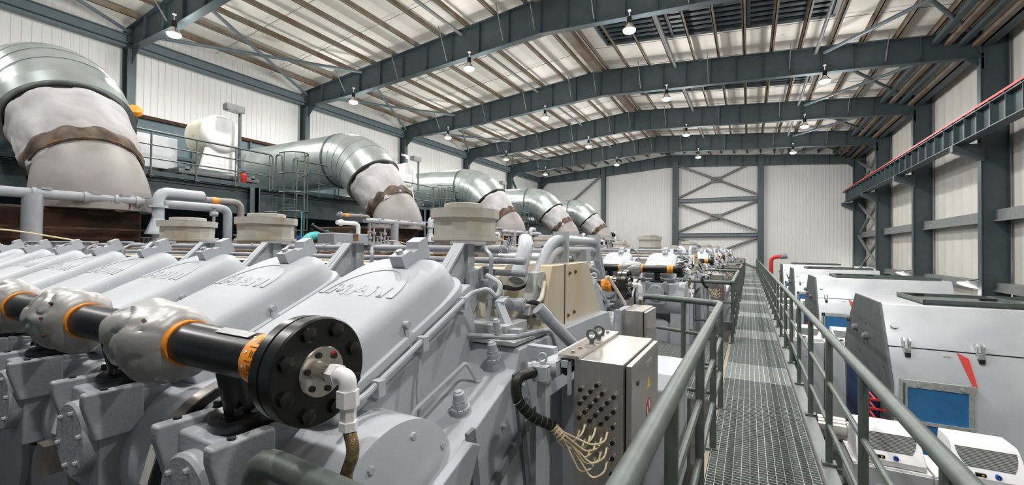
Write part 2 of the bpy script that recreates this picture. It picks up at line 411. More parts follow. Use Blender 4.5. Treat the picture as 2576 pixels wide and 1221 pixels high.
# low floodlights on the right wall
for i, (y, z) in enumerate(((24.8,.5),(33.4,.55),(42,.55),(45,.5))):
    x = 7.9
    t = thing('flood_lamp', (x, y, z), 'lit shaded floodlight low on the crane rail wall, number %d from the camera end' % (i+1), 'lamp', 'low wall floodlights')
    b = MB(); b.lathe((x,y,z), (-.35,-.15,-.9), [(-.16,.05),(-.1,.09),(0,.3),(.02,.31)], 20); obj('shade', b, 'white_paint', t)
    b = MB(); b.cyl((8.5,y+.3,z+.25), (x,y,z+.14), .02, 8); obj('arm', b, 'steel_slate', t)
    b = MB(); b.lathe((x,y,z), (-.35,-.15,-.9), [(-.04,.1),(.02,.14),(.05,.1)], 16); obj('bulb', b, 'lens', t)
    l = bpy.data.lights.new('flood', 'POINT'); l.energy = 60; l.shadow_soft_size = .12; l.color = (1,.95,.9)
    lo = bpy.data.objects.new('flood', l); COL.objects.link(lo); lo.parent = t; lo.location = (-.12,-.05,-.3)
# ================================================================== MEZZANINE BEHIND THE ENGINES
PXE, PZ = -13.1, 3.55
b = MB(); b.box(LX, PXE-.1, -9, FY, PZ-.12, PZ); struct('mezzanine_floor', b, 'steel_slate')
b = MB(); b.ibeam((PXE-.15, -9, PZ-.4), (PXE-.15, FY, PZ-.4), .3, .8, .03); b.box(PXE-.02, PXE+.0, -9, FY, PZ-.02, PZ+.12)
struct('mezzanine_beam', b, 'steel_slate', 'deep dark beam carrying the edge of the mezzanine')
for i in range(6):
    y = 7.8+PITCH*i-.1
    b = MB(); b.ibeam((PXE+.05, y, FLOOR), (PXE+.05, y, PZ), .34, .34, .025); struct('mezzanine_column', b, 'steel_light', 'blue grey column under the mezzanine edge, bay %d' % (i+1))
def railing(name, pts, zt, mids, posts, label, mtl='galv', rt=.03, rm=.02, zb=0, group=None, loopend=None, toe=None):
    """pts: plan polyline [(x,y)..]; posts: list of (x,y)"""
    t = thing(name, (pts[0][0], pts[0][1], zb), label, 'railing', group)
    b = MB(); P = [(x, y, zt) for x, y in pts]
    if loopend: P = [(pts[0][0], pts[0][1], zb+.02)]*(loopend[0])+P+[(pts[-1][0], pts[-1][1], zb+.02)]*(loopend[1])
    b.tube(P, rt, 12, br=.13); obj('top_rail', b, mtl, t)
    for z in mids:
        b = MB(); b.tube([(x, y, z) for x, y in pts], rm, 8, br=.08); obj('mid_rail', b, mtl, t)
    for x, y in posts:
        b = MB(); b.cyl((x, y, zb-.05), (x, y, zt), rt*.78, 10); b.box(x-.05, x+.05, y-.05, y+.05, zb-.02, zb+.01); obj('post', b, mtl, t)
    return t
RLX = PXE+.02
for i in range(6):
    y0 = 3.2+PITCH*i-PITCH*(1 if i == 5 else 0) if False else 4.0+PITCH*(i-0)
    ya, yb = 4.1+PITCH*i, 8.25+PITCH*i
    if yb > 47: continue
    railing('platform_railing', [(RLX, ya), (RLX, yb)], PZ+1.1, [PZ+.42, PZ+.76], [(RLX, ya+k*(yb-ya-.1)/4) for k in range(5)],
            'three bar platform railing before the white drum in bay %d' % (i+1), zb=PZ, rt=.027, rm=.018, loopend=(0,1), group='platform railings')
    ya, yb = 9.1+PITCH*i, 11.6+PITCH*i
    if yb > 47: continue
    railing('platform_railing', [(RLX, ya), (RLX, yb)], PZ+1.1, [PZ+.42, PZ+.76], [(RLX, ya+k*(yb-ya-.05)/3) for k in range(4)],
            'short platform railing in front of the exhaust duct in bay %d' % (i+2), zb=PZ, rt=.027, rm=.018, loopend=(0,1), group='platform railings')
# caged ladders
def caged_ladder(y, label):
    x = RLX+.1
    t = thing('caged_ladder', (x, y, .6), label, 'ladder', 'caged ladders up to the mezzanine')
    for s in (-1, 1):
        b = MB(); b.tube([(x-.25, y+s*.3, PZ), (x-.25, y+s*.3, PZ+1.15), (x+.05, y+s*.3, PZ+1.15), (x+.05, y+s*.22, PZ+.2), (x+.05, y+s*.22, .6)], .025, 8, br=.1); obj('stile', b, 'galv', t)
    z = .8
    while z < PZ: b = MB(); b.cyl((x+.05, y-.22, z), (x+.05, y+.22, z), .013, 8); obj('rung', b, 'galv', t); z += .28
    for z in (1.7, 2.3, 2.9, 3.5, 4.1, 4.75):
        b = MB(); b.tube([(x+.05, y-.36, z)]+[(x+.05+.68*math.sin(a), y-.38*math.cos(a), z) for a in [math.pi*k/10 for k in range(11)]]+[(x+.05, y+.36, z)], .02, 6, br=.01); obj('cage_hoop', b, 'galv', t)
    for k in range(5):
        a = math.pi*(k+.5)/5
        b = MB(); p = (x+.05+.68*math.sin(a), y-.38*math.cos(a)); b.beam((p[0],p[1],1.7), (p[0],p[1],4.75), .035, .012, up=(math.cos(a),math.sin(a),0)); obj('cage_strap', b, 'galv', t)
    return t
for i in range(5):
    y = 8.75+PITCH*i; caged_ladder(y, 'caged ladder beside the exhaust duct in bay %d' % (i+2))
# exhaust ducts with elbow, sleeve and lower bend
def exhaust(yc, label):
    z0, r = 5.0, 1.0; xs = -13.32; R = 1.85; ang = math.radians(47.5)
    t = thing('exhaust_duct', (xs, yc, PZ), label, 'exhaust duct', 'exhaust ducts along the mezzanine')
    b = MB(); b.lathe((LX+.05, yc, z0), (1,0,0), [(0,r),(4.2,r),(4.25,r+.02),(4.3,r),(xs-LX-.05,r)], 48); obj('straight_duct', b, 'duct_metal', t)
    b = MB(); b.lathe((xs-.04, yc, z0), (1,0,0), [(0,r+.025),(.08,r+.025)], 48); obj('seam_band', b, 'steel_slate', t)
    # elbow: gore segments
    def P(a): return Vector((xs+R*math.sin(a), yc, z0-R*(1-math.cos(a))))
    def frame(a): return Vector((math.sin(a), 0, math.cos(a))), Vector((0,1,0))
    def loop(c, a, rr, n=48):
        u, v = frame(a); return [c+u*rr*math.cos(2*math.pi*k/n)+v*rr*math.sin(2*math.pi*k/n) for k in range(n)]
    ng = 5; b = MB(); loops = []
    for g in range(ng+1):
        a = ang*g/ng; loops.append(loop(P(a), a, r))
    for l0, l1 in zip(loops, loops[1:]): b.loft([l0, l1], False)
    b2 = MB()
    for g in range(1, ng):
        a = ang*g/ng; c = P(a); d = Vector((math.cos(a), 0, -math.sin(a)))
        b2.loft([loop(c-d*.012, a, r+.004), loop(c-d*.012, a, r+.012), loop(c+d*.012, a, r+.012), loop(c+d*.012, a, r+.004)], False, True)
    e = obj('elbow', b, 'duct_metal', t, sharp=10); obj('gore_seam', b2, 'duct_metal', e)
    d = Vector((math.cos(ang), 0, -math.sin(ang))); c = P(ang)
    b = MB(); b.loft([loop(c, ang, r), loop(c+d*.30, ang, r)]); obj('outlet_collar', b, 'duct_metal', t)
    c2 = c+d*.30
    b = MB(); b.loft([loop(c2-d*.02, ang, r*.9), loop(c2+d*.1, ang, r*.9)]); obj('gap_ring', b, 'dark', t)
    # cloth sleeve, lumpy
    b = MB(); rnd = random.Random(int(yc*10)); L = 1.22; loops = []; n = 96
    ph = [rnd.uniform(0, 6.28) for _ in range(6)]
    for k in range(25):
        u = k/24; u_, v_ = frame(ang); lp = []
        for j in range(n):
            th = 2*math.pi*j/n
            w = .012*math.sin(5*th+ph[0]+3*u)+.012*math.sin(9*th+ph[1]-4*u)+.01*math.sin(16*th+ph[2]+6*u)*u
            rr = (r*.90-.07*u-.06*u**6)*(1+w)+(.02*math.sin(math.pi*min(1, u*5)))
            end = (.05+.06*math.sin(3*th+ph[3])+.04*math.sin(7*th+ph[4])) if u > .95 else 0
            fz = Vector((u*2.2+yc, math.cos(th)*2, math.sin(th)*2)); rr *= 1+.035*mnoise.noise(fz)-.03*(1-min(1, abs(mnoise.noise(fz*1.7+Vector((9,0,0))))*6))*(.3+.7*u)
            lp.append(c2+d*(.06+L*u*(1+.06*math.sin(2*th+ph[5])*u)+end)+u_*rr*math.cos(th)+v_*rr*math.sin(th))
        loops.append(lp)
    b.loft(loops, True); obj('cloth_sleeve', b, 'cloth', t, sharp=60)
    c3 = c2+d*(L+.02)
    b = MB(); loops = []
    for k in range(7):
        u = k/6; u_, v_ = frame(ang)
        loops.append([c3+d*(-.22+.36*u)+(u_*math.cos(2*math.pi*j/n)+v_*math.sin(2*math.pi*j/n))*(r*.79+.055*math.sin(math.pi*u)+.018*math.sin(11*2*math.pi*j/n+ph[1])) for j in range(n)])
    b.loft(loops, True); obj('stained_hem', b, 'cloth_stain', t, sharp=60)
    # lower bend, tapering down into the turbocharger
    b = MB(); loops = []; c4 = c3+d*.10; R2 = 1.0
    for k in range(9):
        a = ang+(math.radians(90)-ang)*k/8
        ctr = c4+Vector((R2*(math.sin(a)-math.sin(ang)), 0, -R2*(math.cos(ang)-math.cos(a))))
        loops.append(loop(ctr, a, r*.75+.11*k/8, 40))
    last = loops[-1]; loops.append([Vector((p.x, p.y, 2.42)) for p in last])
    b.loft(loops, True); lb = obj('lower_bend', b, 'warm_gray', t, sharp=30)
    b = MB(); b.loft([loop(c4-d*.03, ang, r*.80, 40), loop(c4+d*.03, ang, r*.80, 40)]); obj('clamp_ring', b, 'rust', t)
    tc = sum((Vector(p) for p in loops[-2]), Vector())/40
    b = MB(); b.cyl((tc.x+.74, yc+.10, 2.52), (tc.x+.84, yc+.11, 2.52), .15, 20); obj('inspection_cover', b, 'rust_dark', t)
    return t, tc
EXY = [3.28+PITCH*k for k in range(5)]
for k, y in enumerate(EXY):
    t, tc = exhaust(y, 'huge silver exhaust elbow with cloth sleeve above engine %d' % (k+1))
# white wrapped drums on saddles
def drum(y, i):
    x, z, r = -13.7, 5.08, .54
    t = thing('white_drum', (x-1, y, PZ), 'white cloth wrapped drum on a saddle beside exhaust duct %d' % i, 'drum', 'white wrapped drums on the mezzanine')
    b = MB(); b.lathe((x-.85, y, z), (1,0,0), [(0,r),(.85,r)], 40); obj('shell', b, 'cream', t)
    b = MB(); b.lathe((x-1.5, y+.1, z-.1), (1,0,0), [(0,.1),(.1,.33),(.25,.42),(.8,.44)], 32); obj('rear_dome', b, 'cream', t)
    b = MB(); n = 40; loops = []; rnd = random.Random(i)
    for u, rr in ((0, r+.005), (.05, r+.02), (.13, r*.99), (.17, r*.8), (.19, r*.5), (.2, r*.2), (.2, .01)):
        loops.append([Vector((x+u+rnd.uniform(-.003,.004), y+(rr+rnd.uniform(-.003,.003))*math.cos(6.283*k/n), z+(rr+rnd.uniform(-.003,.003))*math.sin(6.283*k/n))) for k in range(n)])
    b.loft(loops); obj('cloth_cap', b, 'white_paint', t, sharp=60)
    b = MB(); b.prism([(-.42, 4.62), (.36, 4.62), (.5, 3.98), (-.56, 3.98)], lambda u, v: (x+.02, y+u, v), lambda u, v: (x+.1, y+u, v)); obj('saddle_plate', b, 'white_paint', t)
    b = MB()
    for yy in (-.9, .9): b.box(x-1.6, x+.15, y+yy-.06, y+yy+.06, 3.86, 3.98)
    b.box(x-1.6, x+.15, y-1.1, y+1.1, 3.78, 3.9)
    for xx in (x-1.5, x+.05):
        for yy in (-.95, .95): b.box(xx-.06, xx+.06, y+yy-.06, y+yy+.06, PZ, 3.82)
    obj('support_frame', b, 'brace_gray', t)
    b = MB(); b.box(x-1.3, x-.75, y-1.75, y-.75, 3.95, 4.85); obj('side_unit', b, 'gen_white', t, bevel=.01)
for i in range(5): drum(7.02+PITCH*i, i+1)
for i in range(6):
    y = 7.4+PITCH*i-.1
    if y > 46: continue
    x = -13.2
    t = thing('lamp_post', (x, y, PZ), 'slim mezzanine post with small box floodlight, bay %d' % (i+1), 'lamp post', 'mezzanine lamp posts')
    b = MB(); b.cyl((x, y, PZ), (x, y, 5.85), .045, 10); obj('post', b, 'galv', t)
    b = MB(); b.box(x-.12, x+.12, y-.42, y+.08, 5.72, 5.9); obj('lamp_head', b, 'brace_gray', t)
    b = MB(); b.box(x-.1, x+.1, y-.36, y+.02, 5.7, 5.72); obj('glass', b, 'label_white', t)
# orange actuated valve, piping at first bay
t = thing('actuated_valve', (-13.9, 5.05, PZ), 'pipe riser with orange round valve actuator beside the first exhaust duct', 'valve')
b = MB(); b.tube([(-13.6, 4.55, PZ), (-13.6, 4.55, 4.75), (-13.6, 4.2, 4.95)], .12, 12, br=.2); obj('riser', b, 'stainless', t)
b = MB(); b.cyl((-13.9, 5.05, 5.02), (-13.9, 5.05, 5.28), .06, 10); b.box(-14.0, -13.8, 4.7, 5.1, 4.95, 5.05); b.cyl((-13.9,4.6,5.1),(-13.9,5.0,5.1),.05,10); b.box(-13.95,-13.85,5.0,5.1,PZ,5.0); obj('bracket', b, 'black_paint', t)
b = MB(); b.lathe((-13.9, 5.05, 5.25), (.6,-.2,.7), [(-.12,.12),(-.05,.17),(.06,.17),(.12,.1)], 20); obj('actuator', b, 'orange_band', t)
t = thing('warning_beacon', (-13.3, 4.02, PZ), 'thin pole with orange beacon behind the first exhaust elbow', 'beacon')
b = MB(); b.cyl((-13.3, 4.02, PZ), (-13.3, 4.02, 5.4), .035, 8); obj('pole', b, 'label_white', t)
b = MB(); b.lathe((-13.3, 4.02, 5.4), (0,0,1), [(0,.06),(.05,.1),(.25,.1),(.36,.04)], 16); obj('beacon', b, 'orange_band', t)
t = thing('fire_extinguisher', (-13.45, 7.55, PZ), 'small red fire extinguisher on the mezzanine behind the railing', 'fire extinguisher')
b = MB(); b.lathe((-13.45, 7.55, PZ), (0,0,1), [(0,.09),(.02,.1),(.4,.1),(.48,.04)], 16); obj('cylinder', b, 'red_paint', t)
b = MB(); b.box(-13.5, -13.4, 7.48, 7.62, PZ+.48, PZ+.52); b.tube([(-13.45,7.5,PZ+.5),(-13.42,7.42,PZ+.4),(-13.42,7.44,PZ+.15)], .012, 6); obj('valve_hose', b, 'black_rubber', t)
# windows low in the left wall
k = 0; y = 6.3
while y < 46:
    k += 1
    b = MB(); b.box(LX-.02, LX+.04, y, y+.95, 4.25, 4.85); o = struct('window_%d' % k, b, 'window_glow')
    b = MB(); b.box(LX, LX+.07, y-.06, y, 4.2, 4.9); b.box(LX, LX+.07, y+.95, y+1.01, 4.2, 4.9); b.box(LX, LX+.07, y-.06, y+1.01, 4.19, 4.25); b.box(LX, LX+.07, y-.06, y+1.01, 4.85, 4.91)
    obj('window_frame', b, 'steel_slate', o)
    y += 1.32
b = MB(); b.box(LX-.02, LX+.12, -9, FY, 7.1, 7.24); struct('trim_1', b, 'rust_dark', 'thin dark rusty flashing between white upper and teal lower wall')
b = MB()
y = -8
while y < 47: b.box(LX-.02, LX+.1, y, y+.08, PZ, 7.1); y += 2.6
b.box(LX, LX+.12, -9, FY, 5.6, 5.72); struct('trim_2', b, 'steel_slate', 'studs on the teal lower wall behind the ducts')
# security camera on column 3
t = thing('security_camera', (-21.55, 23.5, 8.25), 'small white security camera on the column beyond the second exhaust duct', 'camera')
b = MB(); b.cyl((-21.55, 23.5, 8.3), (-21.1, 22.8, 8.3), .03, 8); b.box(-21.595,-21.5,23.4,23.6,8.15,8.45); obj('bracket', b, 'white_paint', t)
b = MB(); b.obox((-21.0, 22.6, 8.2), (.22,-.1,-.06), (.03,.07,0), (0,0,.07)); obj('camera_body', b, 'white_paint', t)
# ================================================================== ENGINE
YC = 2.7
A25 = math.radians(25); CA, SA = math.cos(A25), math.sin(A25)
NC = 9; CP = .93; X0 = -1.60
ENG = thing('vee_engine', (-5.6, YC, FLOOR), 'light grey vee engine with large black bolted end flange, beside the camera', 'engine', 'row of vee engines across the hall')
def part(name, b, m, parent=None, **k): return obj(name, b, m, parent or ENG, **k)
def bankpt(s):
    def pt(x, u, v): return Vector((x, YC+s*(1.25-CA*u+SA*v), 1.43+SA*u+CA*v))
    return pt
def cover_mesh(s, xc):
    pt = bankpt(s); b = MB(); n = 56
    secs = [(-.02,.0),(.0,.0),(.012,.003),(.018,.024),(.035,.028),(.10,.044),(.125,.055),(.142,.072),(.150,.095),(.153,.125)]
    loops = []
    for v, ins in secs:
        lp = []; hx, hu, rc = .345-ins, .50-ins, .24
        for k in range(n):
            t = 2*math.pi*k/n; c, sn = math.cos(t), math.sin(t)
            e = 2/4.6 if sn > 0 else 2/8.0
            x = hx*abs(c)**e*(1 if c > 0 else -1); u = hu*abs(sn)**e*(1 if sn > 0 else -1)
            lp.append(pt(xc+x, u, v))
        loops.append(lp)
    b.loft(loops, False)
    # crowned lid
    top = loops[-1]; c = pt(xc, 0, .156); k0 = len(b.v); b.v.append(tuple(c)); m0 = k0-n
    b.f += [(m0+k, m0+(k+1) % n, k0) for k in range(n)]
    bt = loops[0]; return b
def emblem_mesh(s, xc):
    pt = bankpt(s); b = MB(); v0, v1 = .1545, .1572
    def poly(p): b.prism([(x*.95, u) for x, u in p], lambda x, u: pt(xc+x, u+.02, v0-.004), lambda x, u: pt(xc+x, u+.02, v1))
    H = .085
    def stroke(x0, u0, x1, u1, w=.03):
        poly([(x0, u0), (x0+w, u0), (x1+w, u1), (x1, u1)])
    # M
    stroke(-.20, 0, -.185, H, .026); stroke(-.10, 0, -.115, H, .026); poly([(-.185,H),(-.155,H),(-.125,.02),(-.145,.02)]); poly([(-.115,H),(-.088,H),(-.125,.02),(-.145,.02)])
    # A
    stroke(-.06, 0, -.015, H, .026); stroke(.035, 0, -.008, H, .026); poly([(-.035,.028),(.04,.028),(.034,.045),(-.028,.045)])
    # N
    stroke(.075, 0, .075, H, .026); stroke(.155, 0, .155, H, .026); poly([(.075,H),(.105,H),(.181,0),(.15,0)])
    # arch
    n = 22; outer = []; inner = []
    for k in range(n+1):
        a = math.pi*k/n; outer.append((.25*math.cos(a), .0+.30*math.sin(a)*.95)); inner.append((.215*math.cos(a), .0+.262*math.sin(a)*.95))
    for k in range(n): poly([outer[k], outer[k+1], inner[k+1], inner[k]])
    return b
def head_mesh(s, xc):
    pt = bankpt(s); b = MB()
    def blk(x0, x1, u0, u1, v0, v1, m=b):
        c = pt((x0+x1)/2, (u0+u1)/2, (v0+v1)/2); a = pt(x1, 0, 0)-pt(x0, 0, 0); e = pt(0, u1, 0)-pt(0, u0, 0); g = pt(0, 0, v1)-pt(0, 0, v0)
        m.obox(c, a/2, e/2, g/2)
    blk(xc-.325, xc+.325, -.475, .47, -.10, -.015); blk(xc-.315, xc+.315, -.45, .44, -.46, -.10)
    return b, blk
for s, bank in ((-1, 'near'), (1, 'far')):
    pt = bankpt(s)
    for k in range(NC):
        xc = X0-CP*k
        hb, blk = head_mesh(s, xc)
        h = part('cylinder_head', hb, 'engine_gray', bevel=.012)
        cv = obj('valve_cover', cover_mesh(s, xc), 'engine_gray', h, sharp=50)
        if k < 6: obj('emblem', emblem_mesh(s, xc), 'engine_gray', h)
        # lifting lug block with notch
        b = MB(); q = lambda x: (lambda u, v: pt(x, .395+u, .145+v))
        b.prism([(-.10,-.01),(.11,-.01),(.11,.09),(.045,.09),(.03,.055),(-.01,.055),(-.03,.075),(-.10,.075)], q(xc+.0), q(xc+.085))
        b.cyl(pt(xc+.04, .335, .22), pt(xc+.04, .335, .237), .018, 12); obj('lifting_lug', b, 'engine_gray', h)
        # side boss
        b = MB()
        for uu in (-.02,):
            b.cyl(pt(xc+.29, uu, .055), pt(xc+.335, uu, .055), .016, 12); b.tube([pt(xc+.32, uu, .055), pt(xc+.335, uu-.03, .0), pt(xc+.338, uu-.035, -.03)], .011, 8)
        obj('cover_latch', b, 'engine_gray', h)
        # pipe bracket at the inner end
        xb = xc+.13; b = MB()
        yv = lambda yy, z, x: Vector((x, YC+s*yy, z))
        b.box(xb-.03, xb+.03, min(YC+s*.60, YC+s*.535), max(YC+s*.60, YC+s*.535), 1.40, 1.835)
        b.box(xb-.075, xb+.075, min(YC+s*.64, YC+s*.48), max(YC+s*.64, YC+s*.48), 1.825, 1.84)
        b.prism([(.60,1.82),(.66,1.82),(.86,1.62),(.84,1.52),(.60,1.45)], lambda yy, z: yv(yy, z, xb-.006), lambda yy, z: yv(yy, z, xb+.006))
        b.beam(yv(.65,1.825,xb), yv(.86,1.60,xb), .075, .012, up=(0,-s*.7,.7))
        b.cyl(yv(.64,1.5,xb+.0), yv(.66,1.5,xb+.05), .012, 8)
        part('pipe_bracket', b, 'engine_gray')
        # thin fuel line hoop
        b = MB(); b.tube([yv(.40,1.80,xc+.30), yv(.52,1.80,xc+.22), yv(.62,1.76,xc+.33), yv(.64,1.5,xc+.335), yv(.66,1.36,xc+.335)], .012, 8, br=.04)
        b.cyl(yv(.42,1.80,xc+.29), yv(.47,1.80,xc+.255), .022, 10); part('fuel_line', b, 'pipe_gray')
        # distribution pipe housing with round blind cover
        xm = X0+.03-CP*k; Ym = lambda yy: YC+s*yy
        b = MB(); bx = lambda x0, x1, ya, yb, z0, z1: b.box(x0, x1, min(Ym(ya), Ym(yb)), max(Ym(ya), Ym(yb)), z0, z1)
        bx(xm-.165, xm+.165, 1.5, 1.94, .76, 1.17)
        for e in (-1, 1):
            b.prism([(1.80,1.20),(2.0,1.20),(2.0,1.15),(1.96,1.0),(1.80,1.0)], lambda yy, z: yv(yy, z, xm+e*.165-.028), lambda yy, z: yv(yy, z, xm+e*.165+.028))
            b.prism([(1.62,1.17),(1.8,1.2),(1.8,1.15),(1.62,1.1)], lambda yy, z: yv(yy, z, xm+e*.145-.012), lambda yy, z: yv(yy, z, xm+e*.145+.012))
        b.lathe(yv(1.72, 1.12, xm), (0, s*.35, 1), [(0,.11),(.05,.095),(.10,.085),(.13,.10)], 24)
        hs = part('manifold_housing', b, 'cast_gray', bevel=.012)
        b = MB(); b.lathe(yv(1.94, .98, xm), (0, s, 0), [(0,.155),(.035,.155),(.045,.145)], 32)
        for j in range(6):
            a = 2*math.pi*j/6+.3; b.hexbolt(yv(1.985, .98+.115*math.sin(a), xm+.115*math.cos(a)), (0, s, 0), .009, .012)
        obj('blind_cover', b, 'cast_gray', hs)
        for e in (-1, 1): b = MB(); b.cyl(yv(1.93, 1.2, xm+e*.165), yv(1.93, 1.206, xm+e*.165), .013, 12); obj('ear_hole', b, 'dark', hs)
        # manifold clamp
        xq = xm-CP/2
        if k < NC-1:
            b = MB(); b.ring(yv(1.55,.86,xq-.04), yv(1.55,.86,xq+.04), .324, .35, 48); b.box(xq-.05, xq+.05, *sorted((Ym(1.88), Ym(1.95))), .70, .84)
            c = part('manifold_clamp', b, 'stainless', sharp=40)
            b = MB(); b.ring(yv(1.55,.86,xq+.05), yv(1.55,.86,xq+.065), .324, .36, 48); obj('rubber_ring', b, 'black_rubber', c)
            if k < 3:
                b = MB(); a = .25
                b.obox(yv(1.55+.352*math.cos(a), .86+.352*math.sin(a), xq), (.025,0,0), (0,-s*math.sin(a)*.07,math.cos(a)*.07), (0,s*math.cos(a)*.002,math.sin(a)*.002)); obj('clamp_label', b, 'label_white', c)
    yv = lambda yy, z, x: Vector((x, YC+s*yy, z))
    b = MB(); b.lathe(yv(1.55,.86,X0-CP*NC+.3), (1,0,0), [(0,.2),(.06,.325),(8.6,.325),(8.64,.2)], 48); part('charge_air_pipe', b, 'engine_gray')
    # ----- gas pipe
    GY, GZ, GR = 1.85, 1.435, .078
    P = lambda x, dy=0, dz=0: Vector((x, YC+s*(GY+dy), GZ+dz))
    b = MB(); b.cyl(P(-9.75), P(-1.21), GR, 28)
    gp = part('gas_pipe', b, 'black_paint')
    for k in range(NC):
        xt = -1.57-CP*k
        b = MB(); b.cyl(P(xt,-.01,-.04), P(xt,-.05,-.23), .055, 20)
        b.lathe(P(xt,-.06,-.205), (0,-s*.18,-1), [(0,.11),(.01,.12),(.045,.12),(.05,.11)], 28)
        for j in range(4):
            a = math.pi/4+math.pi/2*j; b.hexbolt(P(xt+.09*math.cos(a), -.06+.09*math.sin(a), -.2), (0,0,1), .012, .02)
        obj('tee_flange', b, 'black_paint', gp)
    for k in range(NC-1):
        xb = -2.065-CP*k; b = MB(); n = 72; loops = []; NR = 22
        prof = [(-.215,.083),(-.208,.105),(-.18,.128),(-.1,.140),(-.02,.144),(.05,.144),(.12,.138),(.165,.128),(.195,.108),(.205,.086)]
        for i in range(NR+1):
            f = i/NR; t = -.215+.42*f
            for (t0, r0), (t1, r1) in zip(prof, prof[1:]):
                if t0 <= t <= t1+1e-6: rr = r0+(r1-r0)*(t-t0)/(t1-t0)
            lp = []
            for j in range(n):
                a = 2*math.pi*j/n; cs, sn = math.cos(a), math.sin(a)
                p = Vector((t*5+k*3.7, cs*1.0, sn*1.0)); p2 = Vector((t*8+k*2.3, cs*1.5+5, sn*1.5))
                fd = .22*mnoise.noise(p)-.10*(1-min(1, abs(mnoise.noise(p2))*6))+.02*mnoise.noise(p*3.3)
                w = 1+fd*math.sin(math.pi*min(1, max(0, f)))**.4
                low = 1+.18*min(1, max(0, -sn*2)) if 1 < i < NR-1 else 1
                lp.append(P(xb+t, rr*w*cs, rr*w*sn*low))
            loops.append(lp)
        b.loft(loops); fw = part('foil_wrap', b, 'foil', sharp=40)
        for j in range(7):
            a = -2.6+j*.55; lo = 1.17 if math.sin(a) < 0 else 1; b = MB()
            b.cyl(P(xb+.12, .125*math.cos(a), .125*math.sin(a)*lo), P(xb+.13, .139*math.cos(a), .139*math.sin(a)*lo), .007, 8); obj('snap_stud', b, 'rust', fw)
        for e in (-1, 1):
            b = MB(); b.cyl(P(xb+e*.215-.022), P(xb+e*.215+.022), GR+.006, 28); obj('warning_band', b, 'orange_band', gp)
    b = MB(); b.cyl(P(-1.375), P(-1.265), GR+.004, 32); wb = obj('warning_band', b, 'orange_band', gp)
    b = MB()   # symbols and lines of print on the band
    for j in range(12):
        a = 2*math.pi*j/12
        def on(dx, da, rr=GR+.0052): return P(-1.32+dx, rr*math.cos(a+da), rr*math.sin(a+da))
        for q in range(4):
            c0 = -.01+.009*q; b.add([on(c0,-.16), on(c0+.004,-.16), on(c0+.004,.10-.05*(q % 2)), on(c0,.10-.05*(q % 2))], [(0,1,2,3)])
        b.add([on(-.028,.2), on(.03,.2), on(.03,.225), on(-.028,.225)], [(0,1,2,3)])
    obj('band_print', b, 'rust_dark', gp)
    b = MB()
    for j in range(12):
        a = 2*math.pi*j/12
        def on(dx, da, rr=GR+.0054): return P(-1.32+dx, rr*math.cos(a+da), rr*math.sin(a+da))
        b.add([on(-.043,.0), on(-.034,-.08), on(-.026,0), on(-.034,.08)], [(0,1,2,3)])
    obj('band_symbol', b, 'label_white', gp)
    a = math.radians(74); c = P(-1.5, (GR+.002)*math.cos(a), (GR+.002)*math.sin(a))
    b = MB(); b.obox(c, (.095,0,0), (0, -s*math.sin(a)*.017, math.cos(a)*.017), (0, s*math.cos(a)*.0015, math.sin(a)*.0015)); obj('silver_label', b, 'label_gray', gp)
    # end flange
    b = MB(); b.lathe(P(-1.20), (1,0,0), [(0,.09),(.005,.155),(.045,.158),(.047,.150),(.052,.150),(.054,.158),(.098,.158),(.104,.153),(.104,.15)], 56)
    fl = part('end_flange', b, 'black_paint', sharp=30)
    for j in range(8):
        a = 2*math.pi*(j+.5)/8; b = MB(); b.hexbolt(P(-1.111, .123*math.cos(a), .123*math.sin(a)), (1,0,0), .0215, .027)
        obj('bolt', b, 'black_paint', fl)
    b = MB(); b.lathe(P(-1.111), (1,0,0), [(0,.073),(.018,.074),(.022,.071),(.022,.035),(.022,.024),(.05,.024),(.053,.028),(.06,.028),(.062,.02),(.085,.02)], 40); dsc = part('steel_disc', b, 'stainless_bright')
    for j in range(6):
        a = 2*math.pi*(j+.2)/6; b = MB(); b.cyl(P(-1.09, .054*math.cos(a), .054*math.sin(a)), P(-1.083, .054*math.cos(a), .054*math.sin(a)), .009, 12); obj('screw', b, 'dark', dsc)
    b = MB(); b.cyl(P(-1.088, -.035, .045), P(-1.084, -.035, .045), .009, 12); obj('seal_mark', b, 'red_paint', dsc)
    b = MB(); b.lathe(P(-1.05), (1,0,0), [(0,.031),(.028,.031)], 6); b.tube([P(-1.03), P(-.985), P(-.985,0,-.05)], .024, 16, br=.03)
    b.lathe(P(-.985,0,-.035), (.05,0,-1), [(0,.031),(.045,.031),(.046,.023),(.085,.021),(.086,.026),(.11,.026)], 6); obj('elbow_fitting', b, 'white_paint', dsc)
    b = MB(); b.tube([P(-.98,0,-.14), P(-.955,0,-.2), P(-1.0,-.005,-.29), P(-.975,-.01,-.36)], .0175, 14, br=.06); hs = part('braided_hose', b, 'hose_brown')
    b = MB(); b.lathe(P(-.985,-.01,-.35), (.1,0,-1), [(0,.022),(.04,.022),(.045,.028),(.085,.028)], 6); b.cyl(P(-.98,-.01,-.42), P(-1.02,-.05,-.56), .02, 12); obj('hose_end', b, 'white_paint', hs)
    # ----- pipes along the vee
    for yy, z, r, xe, m in ((.50,1.795,.021,-1.28,'pipe_gray'),(.30,1.785,.016,-1.34,'pipe_gray'),(.42,1.725,.020,-1.16,'pipe_gray'),(.44,1.655,.020,-1.14,'pipe_gray'),(.52,1.585,.033,-1.27,'pipe_gray'),(.47,1.475,.036,-1.13,'pipe_gray')):
        b = MB(); b.cyl((-9.8, YC+s*yy, z), (xe, YC+s*yy, z), r, 14); b.lathe((xe-.06, YC+s*yy, z), (1,0,0), [(0,r*1.12),(.05,r*1.12),(.062,r*.5)], 14)
        xx = -1.9
